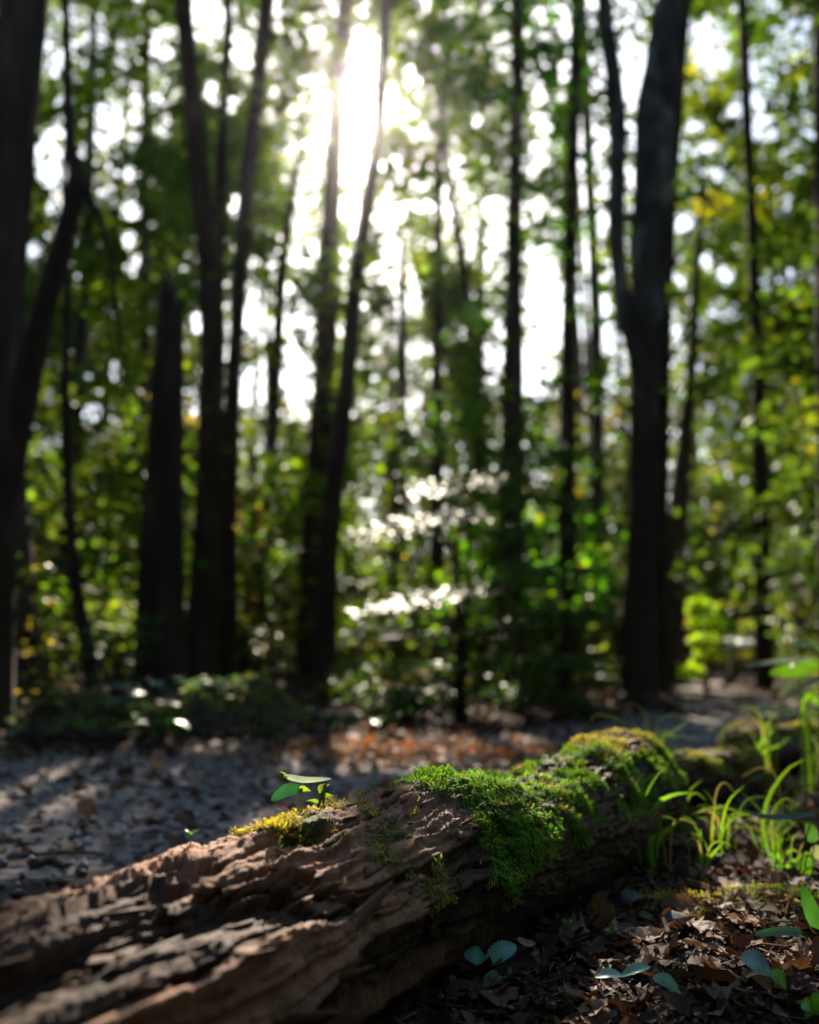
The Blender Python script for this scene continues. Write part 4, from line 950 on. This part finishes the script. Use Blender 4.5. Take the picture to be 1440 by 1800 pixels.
tuft('grass tuft with a bright arching blade nearest the log', (1158, 1492), [([(1140, 1478), (1142, 1445), (1158, 1410), (1190, 1396), (1218, 1394)], .017, LG), ([(1136, 1478), (1142, 1440), (1165, 1408)], .010, DK), ([(1125, 1478), (1140, 1440), (1200, 1425)], .008, DK), ([(1126, 1475), (1145, 1450), (1185, 1432)], .008, DK),
    ([(1150, 1482), (1130, 1440), (1085, 1385)], .005, DK), ([(1145, 1480), (1165, 1462), (1180, 1450)], .010, LG), ([(1155, 1485), (1180, 1455), (1200, 1440)], .013, LG), ([(1120, 1480), (1108, 1460), (1150, 1370), (1178, 1345)], .007, (.09, .2, .03))], d=2.0)
tuft('grass tuft with one stout upright blade in front of the log', (1232, 1535), [([(1232, 1528), (1233, 1490), (1231, 1455)], .013, (.08, .22, .04)), ([(1228, 1526), (1240, 1505), (1262, 1500)], .010, LG), ([(1238, 1526), (1254, 1500), (1275, 1480)], .011, LG)])
tuft('tallest grass tuft with a long blade curving right behind the strap leaf', (1350, 1500), [([(1345, 1492), (1342, 1450), (1352, 1400), (1385, 1352), (1418, 1334)], .016, LG), ([(1345, 1494), (1345, 1450), (1344, 1425)], .012, LG), ([(1338, 1492), (1345, 1470), (1372, 1450)], .013, LG), ([(1360, 1495), (1372, 1470), (1405, 1440)], .010, LG),
    ([(1372, 1500), (1385, 1475), (1440, 1474)], .012, LG), ([(1330, 1490), (1320, 1460), (1300, 1440)], .009, DK), ([(1352, 1490), (1340, 1430), (1300, 1390)], .006, DK)])
tuft('short bright grass tuft at the foot of the tallest tuft', (1375, 1525), [([(1372, 1515), (1365, 1495), (1378, 1470)], .016, LG), ([(1380, 1518), (1360, 1525), (1345, 1515)], .012, LG), ([(1370, 1516), (1390, 1495), (1408, 1500)], .012, LG), ([(1366, 1514), (1352, 1500), (1345, 1480)], .014, (.07, .2, .06)), ([(1385, 1520), (1402, 1512), (1425, 1520)], .012, LG)])
tuft('grass tuft bending over the mossy hump with dark thin blades', (1240, 1420), [([(1250, 1395), (1232, 1370), (1205, 1345), (1165, 1335)], .008, LG), ([(1250, 1395), (1252, 1365), (1245, 1340)], .013, (.10, .22, .04)), ([(1252, 1398), (1275, 1370), (1300, 1372)], .006, DK), ([(1245, 1398), (1225, 1370), (1200, 1350)], .007, DK), ([(1252, 1396), (1270, 1360), (1278, 1345)], .008, DK), ([(1246, 1396), (1215, 1380), (1185, 1360)], .006, DK)], d=2.8)
tuft('wispy grass tuft behind the hump with blades bending left and right', (1150, 1340), [([(1148, 1335), (1130, 1290), (1095, 1268), (1055, 1262)], .006, (.10, .17, .03)), ([(1150, 1335), (1165, 1300), (1200, 1275), (1215, 1262)], .007, (.10, .17, .03)), ([(1146, 1335), (1140, 1295), (1118, 1255), (1070, 1268)], .006, DK), ([(1152, 1335), (1150, 1300), (1155, 1285)], .010, (.10, .25, .03)), ([(1155, 1335), (1185, 1310), (1200, 1330)], .006, DK), ([(1150, 1332), (1110, 1275), (1048, 1256), (1040, 1280)], .005, (.12, .17, .04)), ([(1148, 1335), (1168, 1290), (1188, 1300)], .006, DK)], d=2.75)
tuft('grass tuft growing on the right rotten log beside the path', (1345, 1330), [([(1330, 1325), (1345, 1300), (1362, 1280)], .022, (.10, .24, .03)), ([(1340, 1328), (1370, 1310), (1395, 1290)], .012, LG), ([(1325, 1330), (1310, 1310), (1285, 1305)], .010, DK), ([(1335, 1328), (1350, 1270), (1372, 1255)], .008, LG), ([(1430, 1330), (1415, 1310), (1440, 1300)], .012, LG), ([(1440, 1335), (1425, 1290), (1412, 1335), (1408, 1360)], .016, (.12, .17, .09))], d=3.05)
tuft('small grass tuft at the far right in front of the leaves', (1425, 1300), [([(1418, 1290), (1412, 1255), (1428, 1225), (1450, 1215)], .014, LG), ([(1425, 1292), (1432, 1260), (1450, 1250)], .012, LG)], d=2.9)

tuft('fine dark grass tuft pressed against the side of the log', (1195, 1470), [([(1195, 1455), (1180, 1410), (1150, 1380)], .006, DK), ([(1198, 1455), (1205, 1400), (1235, 1370)], .007, LG), ([(1192, 1455), (1170, 1430), (1135, 1425)], .005, DK), ([(1200, 1456), (1222, 1420), (1255, 1415)], .006, DK)], d=2.25)
tuft('fine pale grass tuft between the log and the stout blade', (1268, 1478), [([(1265, 1465), (1260, 1420), (1235, 1385)], .006, DK), ([(1268, 1465), (1280, 1410), (1310, 1380)], .007, LG), ([(1270, 1466), (1295, 1435), (1325, 1432)], .006, LG), ([(1262, 1465), (1240, 1440), (1215, 1438)], .005, DK)], d=2.15)
tuft('wispy grass tuft farther right beside the rotten log end', (1390, 1440), [([(1388, 1428), (1380, 1385), (1350, 1350)], .006, DK), ([(1392, 1428), (1405, 1380), (1432, 1352)], .007, LG), ([(1394, 1429), (1420, 1405), (1445, 1402)], .006, DK)], d=2.4)
# mossy mound and leafy herbs at the left side of the path
def mound(label, px, py, d, rx, ry, hgt, seed):
    x = P(px, py, d)[0]; b = np.array((x, d, gz(x, d) - .03))
    nr, na = 30, 64
    rr = np.linspace(0, 1, nr); aa = np.linspace(0, 2 * np.pi, na, endpoint=False)
    A, B = np.meshgrid(rr, aa, indexing='ij')
    z = hgt * (1 - A ** 2.2) * (1 + .45 * fbm(A * np.cos(B) * 3, A * np.sin(B) * 3, seed, 3)) + .03 * fbm(A * np.cos(B) * 12, A * np.sin(B) * 12, seed, 3) * (1 - A ** 4)
    v = np.stack([rx * A * np.cos(B), ry * A * np.sin(B), z], -1)
    o = thing('mossy_mound', label, 'mound', b)
    link('earth', make_mesh('earth', v.reshape(-1, 3), grid_faces(nr, na, True), M['soil'], smooth=True), o)
    nn = nrm(np.stack([np.cos(B) * A, np.sin(B) * A, np.full_like(A, .8)], -1))
    mk = np.clip(.6 + fbm(v[..., 0] * 5, v[..., 1] * 5, seed, 3), 0, 1) * A
    moss_on(mk + 1e-6, nn, v, 4000, np.full_like(A, .25), 'moss', o, size=(.012, .03))
mound('low dark mound with moss left of the path in front of the snag', 410, 1240, 5.3, .42, .38, .24, 5)
mound('dark earth mound under the herbs near the left edge', 130, 1250, 5.2, .7, .4, .14, 8)
def herb(label, px, py, d, n, size, col, seed, h=.16, group=None):
    rs = np.random.RandomState(seed); q = P(px, py, d); g = gz(q[0], d); b = np.array((q[0], d, g)); h = max(.06, q[2] - g)
    o = thing('woodland_herb', label, 'plant', b, group)
    for s in range(3):
        e = np.array((rs.normal(0, .05), rs.normal(0, .05), h * rs.uniform(.8, 1.1))); stem_obj(o, [(0, 0, -.02), e * .5, e], .003, (.07, .11, .03), 5)
    for k in range(n):
        a = rs.uniform(0, 2 * np.pi); r = rs.uniform(.02, .2); z = h * rs.uniform(.65, 1.15) - .12 * r
        L = rs.uniform(*size); vf = blade(L, L * .65, .1, .1, 7)
        c = np.array(col) * rs.uniform(.7, 1.3)
        leaf_obj(o, vf, (r * math.cos(a), r * math.sin(a), z), rotm(a - math.pi / 2, rs.uniform(-.4, .25), rs.uniform(-.3, .3)), c, 'plant')
        if k % 2 == 0: stem_obj(o, [(0, 0, z * .6), (r * .5 * math.cos(a), r * .5 * math.sin(a), z * .9), (r * math.cos(a), r * math.sin(a), z)], .0015, (.07, .11, .03), 4, 'leaf_stalk')
herb('herb with leaves tinted blue with sky sheen on the mound before the snag', 270, 1198, 5.1, 17, (.06, .11), (.11, .22, .20), 1)  # blue of the reflected sky is put into the leaf colour
herb('low herb with leaves tinted blue with sky sheen at the right end of the herb row', 345, 1195, 5.2, 11, (.05, .10), (.11, .22, .18), 2)  # skylight blue mixed into this leaf colour as well
herb('herb with broad dim green leaves behind the others near the left', 120, 1215, 5.2, 15, (.08, .13), (.09, .18, .06), 3)
herb('herb with mid green leaves lowest in front beside the gravel', 190, 1262, 4.75, 17, (.06, .10), (.09, .22, .05), 4)
herb('herb with fresh green leaves spreading over the mound', 250, 1240, 4.9, 15, (.06, .10), (.10, .24, .05), 5)
herb('herb with a pale spotted leaf at the far left beside the gravel', 55, 1268, 4.8, 13, (.06, .10), (.14, .2, .08), 6)
herb('yellowing herb under the thick left tree', 52, 1195, 5.0, 9, (.05, .09), (.5, .34, .02), 7)
herb('upper yellow leaved sprig at the foot of the thick left tree', 70, 1135, 5.3, 10, (.04, .07), (.45, .36, .02), 8)
herb('yellow green herb at the crest of the mound', 395, 1192, 5.3, 9, (.06, .11), (.3, .36, .02), 9)
herb('herb with sunlit pale leaves right of the mound beside the path', 500, 1240, 5.4, 14, (.06, .11), (.14, .25, .05), 10)
herb('small dim herb at the foot of the nearer twin trunk', 590, 1258, 5.6, 10, (.05, .08), (.09, .2, .05), 11)
herb('herb in the sun beside the path in front of the sapling', 650, 1262, 5.35, 10, (.05, .08), (.08, .17, .02), 12)
herb('dim green herb beside the path right of the thin tree foot', 1395, 1238, 5.8, 14, (.07, .12), (.08, .2, .07), 13)

# information board by the path
b = np.array((*P(1290, 1180, 12.2)[:2], 0)); b[2] = gz(b[0], b[1])
o = thing('information_board', 'small pale information board on a dark post beside the path', 'sign', b)
def box(p, c, s, R=np.eye(3), bev=.0):
    v = np.array([(x, y, z) for x in (-.5, .5) for y in (-.5, .5) for z in (-.5, .5)]) * np.array(s)
    f = np.array([(0, 1, 3, 2), (4, 6, 7, 5), (0, 4, 5, 1), (2, 3, 7, 6), (0, 2, 6, 4), (1, 5, 7, 3)])
    p.add(v @ np.asarray(R).T + np.asarray(c), f)
m = Parts(); top = P(1310, 1134, 12.2)[2] - b[2]
box(m, (0, .06, top * .5 - .05), (.07, .06, top + .02)); link('post', m.mesh('post', M['post'], False), o)
Rb = rotm(-.20, .28, .06); m = Parts(); box(m, (.14, .0, top + .02), (.42, .36, .02), Rb); link('panel', m.mesh('panel', M['board'], False), o)
m = Parts()
for sx, sy, wx, wy in ((0, .187, .46, .02), (0, -.187, .46, .02), (.22, 0, .02, .354), (-.22, 0, .02, .354)): box(m, np.array((.14, 0, top + .02)) + Rb @ np.array((sx, sy, .001)), (wx, wy, .03), Rb)
link('frame', m.mesh('frame', M['post'], False), o)

# ------------------------------------------------------------------ fallen leaves, litter, twigs
def dead_leaf_mesh(name, kind, seed, mat):
    rs = np.random.RandomState(seed)
    n = 9; t = np.linspace(0, 1, n)
    if kind == 'oval': w = .30 * np.sin(np.pi * np.clip(t * .97 + .015, 0, 1)) ** .75
    elif kind == 'lobed': w = np.array([.03, .10, .34, .16, .44, .2, .36, .14, .02])
    else: w = .22 * np.sin(np.pi * np.clip(t * .97 + .015, 0, 1)) ** .6 * (1 + .2 * rs.normal(size=n))
    s = np.linspace(-1, 1, 5); cur = rs.uniform(-.25, .8); lon = rs.uniform(-.2, .5)
    x = w[:, None] * s[None]; y = np.broadcast_to(t[:, None] - .5, x.shape)
    z = cur * x ** 2 * 2.2 + lon * (t[:, None] - .5) ** 2 * .9 + .05 * fbm(x * 5 + seed, y * 5, seed, 3) + .03 * rs.normal(size=x.shape)
    v = np.stack([x, y - .10 * (np.abs(s) * (kind == 'lobed'))[None] * np.ones_like(x), z], -1).reshape(-1, 3)
    f = grid_faces(n, 5)
    # stalk
    a, g = tube(np.array([(0, -.5, z[0, 2]), (.01, -.62, z[0, 2] + .02), (.03, -.75, z[0, 2])]), .012, 4)
    fs = [f] + [q + len(v) for q in g]
    v = np.vstack([v, a]); by = {}
    for q in fs: by.setdefault(q.shape[1], []).append(q)
    return make_mesh(name, v, [np.concatenate(q) for q in by.values()], M[mat], smooth=True)
LIB = {}
for k, mt in enumerate(('dead_brown', 'dead_tan', 'dead_dark', 'dead_red', 'dead_pale', 'dead_orange')):
    LIB[mt] = [dead_leaf_mesh('fallen_leaf', kd, 40 + 10 * k + j, mt) for j, kd in enumerate(('oval', 'lobed', 'curl', 'oval'))]
def put_leaf(x, y, size, mt, rs, lift=.0, tilt=.45, which=None, label=None, group=None, eul=None):
    me = LIB[mt][rs.randint(4) if which is None else which]
    o = link('fallen_leaf', me); o.scale = (size,) * 3
    o.location = (float(x), float(y), gz(x, y) + .006 + lift)
    o.rotation_euler = eul or (rs.normal(0, tilt * .6), rs.normal(0, tilt * .6), rs.uniform(0, 6.28))
    return tag(o, label, 'leaf', group)
rs = np.random.RandomState(77)
def on_ground_right(x, y):
    """right of the log, in front of the small logs"""
    dlog = (np.array((x, y)) - ax_xy(0)) @ SIDE[:2]
    return dlog > .10
cnt = 0
NAMES = dict(dead_brown='dry brown fallen leaf', dead_dark='rotting dark brown fallen leaf', dead_tan='dry tan fallen leaf', dead_red='reddish brown fallen leaf', dead_pale='bleached pale fallen leaf', dead_orange='bright orange fallen leaf')
MIX = ['dead_brown'] * 6 + ['dead_dark'] * 5 + ['dead_tan'] * 4 + ['dead_red'] * 2 + ['dead_pale'] * 2
while cnt < 165:
    px_, py_ = rs.uniform(740, 1470), 1430 + 380 * rs.rand() ** .8
    g = G(px_, py_)
    if g[1] > 2.7 or not on_ground_right(g[0], g[1]): continue
    mt = MIX[rs.randint(len(MIX))]; zone = 'in the litter under the grass on the right' if g[1] > 1.75 else ('in the dark litter close to the log' if px_ < 1130 else 'in the sunlit litter at the lower right')
    put_leaf(g[0], g[1], rs.uniform(.03, .07), mt, rs, rs.uniform(0, .016), .6, None, NAMES[mt] + ' ' + zone, NAMES[mt].replace('leaf', 'leaves') + ' ' + zone); cnt += 1
cnt = 0
while cnt < 78:
    px_, py_ = rs.uniform(-10, 1000), rs.uniform(1290, 1540); g = G(px_, py_)
    if path_dist(g[0], g[1]) > 0 or (np.array(g[:2]) - ax_xy(0)) @ SIDE[:2] > -.16: continue
    mt = ['dead_brown', 'dead_tan', 'dead_red', 'dead_dark', 'dead_pale'][rs.randint(5)]; zone = 'on the gravel path just behind the log' if py_ > 1400 else 'far back on the gravel path'
    put_leaf(g[0], g[1], rs.uniform(.04, .075), mt, rs, .006, .35, None, NAMES[mt] + ' ' + zone, NAMES[mt].replace('leaf', 'leaves') + ' ' + zone); cnt += 1
cnt = 0
while cnt < 44:
    px_, py_ = rs.normal(780, 95), rs.normal(1312, 14)
    if py_ < 1278: continue
    mt = ['dead_orange', 'dead_pale', 'dead_pale', 'dead_tan', 'dead_red'][rs.randint(5)]; zone = 'in the sunny patch at the back of the path'
    g = G(px_, py_); put_leaf(g[0], g[1], rs.uniform(.05, .10), mt, rs, .01, .5, None, NAMES[mt] + ' ' + zone, NAMES[mt].replace('leaf', 'leaves') + ' ' + zone); cnt += 1
def special(px_, py_, size, mt, which, label, eul, lift=0.0):
    g = G(px_, py_); return put_leaf(g[0], g[1], size, mt, rs, lift, 0, which, label, None, eul)
M['dead_yellow'] = dead_variant('dead_leaf_yellow', (.5, .33, .03), .05); LIB['dead_yellow'] = [dead_leaf_mesh('fallen_leaf', 'oval', 91, 'dead_yellow')] * 4
M['dead_green'] = dead_variant('dead_leaf_green', (.10, .15, .05), .05); LIB['dead_green'] = [dead_leaf_mesh('fallen_leaf', 'oval', 92, 'dead_green')] * 4
M['dead_lime'] = dead_variant('dead_leaf_lime', (.30, .34, .16), .05); LIB['dead_lime'] = [dead_leaf_mesh('fallen_leaf', 'oval', 93, 'dead_lime')] * 4
M['dead_cream'] = dead_variant('dead_leaf_cream', (.5, .42, .3), .05); LIB['dead_cream'] = [dead_leaf_mesh('fallen_leaf', 'oval', 94, 'dead_cream')] * 4
M['dead_rust'] = dead_variant('dead_leaf_rust', (.16, .085, .02), .05); LIB['dead_rust'] = [dead_leaf_mesh('fallen_leaf', 'curl', 95, 'dead_rust')] * 4
special(1408, 1618, .05, 'dead_yellow', 0, 'yellow fallen leaf beside the long dark green leaves', (.5, .2, 1.2), .02)
special(440, 1395, .085, 'dead_lime', 0, 'pale green fallen leaf on the path behind the log', (.6, .2, 1.7), .02)
special(64, 1400, .11, 'dead_cream', 0, 'large cream fallen leaf on the path near the left edge', (.25, .1, 1.2), .02)
special(532, 1322, .13, 'dead_yellow', 0, 'yellow fallen leaf far back on the path', (.2, 0, 1.5), .02)
special(310, 1560, .08, 'dead_tan', 0, 'tan leaf on the path touching the far side of the log', (.2, .1, 1.3), .02)
special(360, 1372, .09, 'dead_brown', 0, 'brown curled leaf in the middle of the gravel path', (.2, .1, 1.4), .02)
special(812, 1712, .07, 'dead_rust', 0, 'rusty upright leaf leaning on the dark base of the log', (1.25, .1, -.25), .035)
special(875, 1752, .05, 'dead_green', 0, 'dull green fallen leaf under the blue green seedling', (.45, .1, -.9), .012)
special(1236, 1690, .055, 'dead_tan', 2, 'tan curled leaf with a pale rim in the sunlit litter', (.2, .1, 1.5), .015)
special(1050, 1614, .035, 'dead_rust', 0, 'ochre scrap of leaf standing up in the dark litter', (1.2, 0, .2), .014)
special(1075, 1640, .032, 'dead_pale', 1, 'pale scrap of leaf above the small mossy sprig', (.6, 0, .2), .012)
special(1340, 1755, .06, 'dead_pale', 0, 'greyish pink leaf lying over the twig at the lower right', (.5, .2, 1.9), .012)

# crumbs of leaf and soil
n = 9500; px_ = rs.uniform(700, 1500, n); py_ = 1400 + 420 * rs.rand(n)
t = CAM_Z / np.maximum((py_ - 1145) / FPX, .02); x = (px_ - 720) / FPX * t; y = t
ok = ((np.c_[x, y] - ax_xy(0)) @ SIDE[:2] > .06) & (y < 3.0); x, y = x[ok], y[ok]; n = len(x)
nor = nrm(rs.normal(0, .75, (n, 3)) + (0, 0, 1)); cols = np.array([(.08, .043, .025), (.036, .021, .013), (.18, .11, .065), (.065, .033, .019), (.02, .013, .009), (.045, .028, .017)])[rs.randint(0, 6, n)] * rs.uniform(.6, 1.3, (n, 1))
v, f, t = leaves(np.c_[x, y, ground_z(x, y) + rs.uniform(0, .014, n)], nor, .004 + rs.gamma(1.6, .006, n), cols, True, rs)
lit_p = Parts(); lit_p.add(v, f, t)
for k in range(260):      # bits of stick among the crumbs
    i0 = rs.randint(n); a = rs.uniform(0, 6.28); L = rs.uniform(.015, .07); c0 = np.array((x[i0], y[i0], ground_z(x[i0], y[i0]) + rs.uniform(.004, .016)))
    dv_ = np.array((math.cos(a), math.sin(a), rs.normal(0, .2))) * L / 2
    vv_, ff_ = tube(np.array([c0 - dv_, c0 + rs.normal(0, .002, 3), c0 + dv_]), rs.uniform(.0007, .0018), 5); lit_p.add(vv_, ff_, np.array((.12, .085, .06)) * rs.uniform(.4, 1.5))
link('leaf_litter', lit_p.mesh('leaf_litter', M['dead'], False, True), kind='stuff')
# litter over the rest of the wood floor and the edges of the path
n = 26000; y = rs.uniform(2.2, 16, n) ** 1.0; x = rs.uniform(-.6, .6, n) * y
pd = path_dist(x, y); ok = ((pd > -.25 + .3 * noise(x * 2, y * 2, 6)) | (rs.rand(n) < np.where(y < 4.6, .18, .04))) & ((np.c_[x, y] - ax_xy(0)) @ SIDE[:2] * 0 == 0)
x, y = x[ok], y[ok]; n = len(x)
nor = nrm(rs.normal(0, .45, (n, 3)) + (0, 0, 1)); cols = np.array([(.13, .075, .05), (.06, .038, .028), (.22, .15, .10), (.16, .06, .03), (.08, .05, .035)])[rs.randint(0, 5, n)] * rs.uniform(.6, 1.3, (n, 1))
v, f, t = leaves(np.c_[x, y, ground_z(x, y) + rs.uniform(.004, .02, n)], nor, rs.uniform(.03, .08, n), cols, False, rs)
side_p = Parts(); side_p.add(v, f, t)
m2 = 2600; x2 = rs.uniform(.75, 2.6, m2); y2 = rs.uniform(.3, 2.9, m2); k2 = x2 / y2 > .40; x2, y2 = x2[k2], y2[k2]; m2 = len(x2)
v, f, t = leaves(np.c_[x2, y2, ground_z(x2, y2) + rs.uniform(.004, .02, m2)], nrm(rs.normal(0, .5, (m2, 3)) + (0, 0, 1)), rs.uniform(.015, .06, m2), cols[:m2] * .7, False, rs); side_p.add(v, f, t)
link('forest_leaf_litter', side_p.mesh('forest_leaf_litter', M['dead'], False, True), kind='stuff')

n = 2200; x = rs.normal(.2, .40, n); y = 4.25 + rs.normal(0, .26, n); k = path_dist(x, y) > -1.3; x, y = x[k], y[k]; n = len(x)
nor = nrm(rs.normal(0, .5, (n, 3)) + (0, 0, 1)); cols = np.array([(.42, .29, .21), (.34, .22, .15), (.46, .36, .28), (.46, .19, .06), (.34, .22, .15)])[rs.randint(0, 5, n)] * rs.uniform(.6, 1.2, (n, 1))  # leaf colours raised to paint the patch as brighter in the sun
v, f, t = leaves(np.c_[x, y, ground_z(x, y) + rs.uniform(.008, .025, n)], nor, rs.uniform(.03, .07, n), cols, True, rs)
link('leaf_litter', make_mesh('leaf_litter', v, f, M['dead'], t), kind='stuff')
# twigs
def twig(label, pix_pts, r, group=None, lift=.012, forks=()):
    pts = []
    for x_, y_ in pix_pts:
        g = G(x_, y_); pts.append(g + (0, 0, lift))
    b = pts[0].copy(); o = thing('twig', label, 'twig', b, group)
    v, f = tube(spline(np.array(pts) - b, 18) + rs.normal(0, .0012, (18, 3)), np.linspace(r, r * .5, 18), 7); m = Parts(); m.add(v, f)
    link('stick', m.mesh('stick', M['twig']), o)
    for fk in forks:
        q_ = [G(x_, y_) + (0, 0, lift + .006 * k) - b for k, (x_, y_) in enumerate(fk)]
        v, f = tube(spline(q_, 9), np.linspace(r * .6, r * .3, 9), 5); m = Parts(); m.add(v, f); link('side_twig', m.mesh('side_twig', M['twig']), o)
twig('grey forked twig lying in the litter under the pale pink leaf', [(1225, 1690), (1240, 1730), (1300, 1742), (1345, 1752), (1420, 1765)], .004, forks=[[(1240, 1730), (1290, 1722), (1350, 1720)]])
twig('long thin straight twig low in the bottom right litter', [(1255, 1755), (1320, 1762), (1420, 1790)], .0028)
twig('thin dark twig at the right edge below the serrated seedling', [(1380, 1725), (1410, 1735), (1450, 1742)], .0022)
twig('olive twig under the blue green two leaved seedling', [(826, 1728), (860, 1752), (905, 1770)], .003)
twig('pale bent stalk in the dark left of the rusty leaf', [(778, 1692), (800, 1700), (812, 1718)], .0018)
twig('thin pale stalk beside the drooping grey green leaf', [(1162, 1748), (1164, 1738), (1167, 1726)], .0016)
twig('crooked twig in the dark bottom middle', [(985, 1760), (1010, 1790), (1040, 1830)], .0022)
twig('pale grey twig below the hump in the shade', [(1112, 1540), (1140, 1552), (1160, 1585)], .004)
twig('short pale stick in the litter left of the grass', [(1140, 1492), (1160, 1500), (1185, 1515)], .005)
twig('brown twig on the gravel near the log', [(40, 1515), (110, 1508), (190, 1512)], .006)
twig('reddish twig piece on the gravel below the brown one', [(60, 1530), (85, 1522), (120, 1535)], .012)

# thin strand hanging down the dark side of the log, with a bark chip
s0 = on_log(552, 60)
pts = [s0, P(575, 1530, s0[1] - .06), P(605, 1580, s0[1] - .10), P(660, 1660, s0[1] - .13), P(728, 1745, s0[1] - .14)]
o = thing('dry_strand', 'thin dry strand slanting down the dark side of the log', 'strand', s0)
v, f = tube(spline(np.array(pts) - s0, 30), .00055, 5); m = Parts(); m.add(v, f); link('fibre', m.mesh('fibre', M['twig']), o)
c = P(585, 1557, s0[1] - .085)
v, f = tube(np.array([(-.020, 0, .002), (-.012, 0, -.001), (.002, .0, .001), (.017, 0, -.001)]), (.0012, .0032, .0022, .0008), 5)
m = Parts(); m.add(v, f); e = link('bark_chip', m.mesh('bark_chip', M['twig'])); e.location = c; tag(e, 'small pale bark chip on the side of the log where the strand crosses', 'bark chip')

# yellow moss patch with grey crumbly lump beside it
def lump(name, label, cat, px_, py_, r, mat, seed, hgt=.7):
    g = G(px_, py_); v, f = pebble_template()
    for _ in range(2):    # subdivide
        e = {}; nv = list(v); nf = []
        def mid(a, b):
            k = (min(a, b), max(a, b))
            if k not in e: e[k] = len(nv); nv.append(nrm(((v[a] + v[b]) / 2)[None])[0])
            return e[k]
        for a, b, c_ in f:
            ab, bc_, ca = mid(a, b), mid(b, c_), mid(c_, a); nf += [(a, ab, ca), (ab, b, bc_), (ca, bc_, c_), (ab, bc_, ca)]
        v, f = np.array(nv), np.array(nf)
    v = v * (1 + .35 * fbm(v[:, 0] * 2 + seed, v[:, 1] * 2, v[:, 2] * 2, 4))[:, None] * np.array((1, 1, hgt)) * r
    o = link(name, make_mesh(name, v, f, M[mat], smooth=False)); o.location = g + (0, 0, r * .3); return tag(o, label, cat)
lump('stone', 'grey crumbly stone half buried beside the yellow moss', 'stone', 1185, 1632, .026, 'stone', 2)
lump('stone', 'small dim grey stone left of the crumbly one in the shade', 'stone', 1105, 1592, .024, 'stone', 5)
def ground_moss(label, px_, py_, rx, ry, count, yellow, seed):
    rs_ = np.random.RandomState(seed); g = G(px_, py_)
    p = rs_.normal(0, .5, (count, 2)) * (rx, ry); z = ground_z(g[0] + p[:, 0], g[1] + p[:, 1]) - g[2] + .012 * np.exp(-(p ** 2).sum(1) / (rx * ry)) + .004
    o = thing('moss_patch', label, 'moss', g)
    v = np.c_[p, z]; nn = np.tile((0, 0, 1.), (count, 1)); moss_on(np.ones(count), nn, v, count, np.full(count, yellow), 'moss_fronds', o, size=(.006, .013))
ground_moss('yellow moss patch glowing in the litter beside the grey stone', 1205, 1600, .055, .10, 1500, .95, 3)
ground_moss('olive moss patch on the ground under the grass', 1360, 1588, .10, .09, 1300, .6, 4)

if True:  # thin air volume added only to make a glow around the sun
    hv = bpy.data.materials.new('sun_glow_air'); hv.use_nodes = True; nt = hv.node_tree
    for nd in list(nt.nodes):
        if nd.type != 'OUTPUT_MATERIAL': nt.nodes.remove(nd)
    pv_ = nt.nodes.new('ShaderNodeVolumePrincipled'); pv_.inputs['Density'].default_value = .0005; pv_.inputs['Anisotropy'].default_value = .95
    nt.links.new(pv_.outputs[0], nt.nodes['Material Output'].inputs['Volume'])
    m = Parts(); box(m, (0, 30, 13), (260, 240, 32)); link('sun_glow_haze', m.mesh('sun_glow_haze', hv, False), kind='stuff')
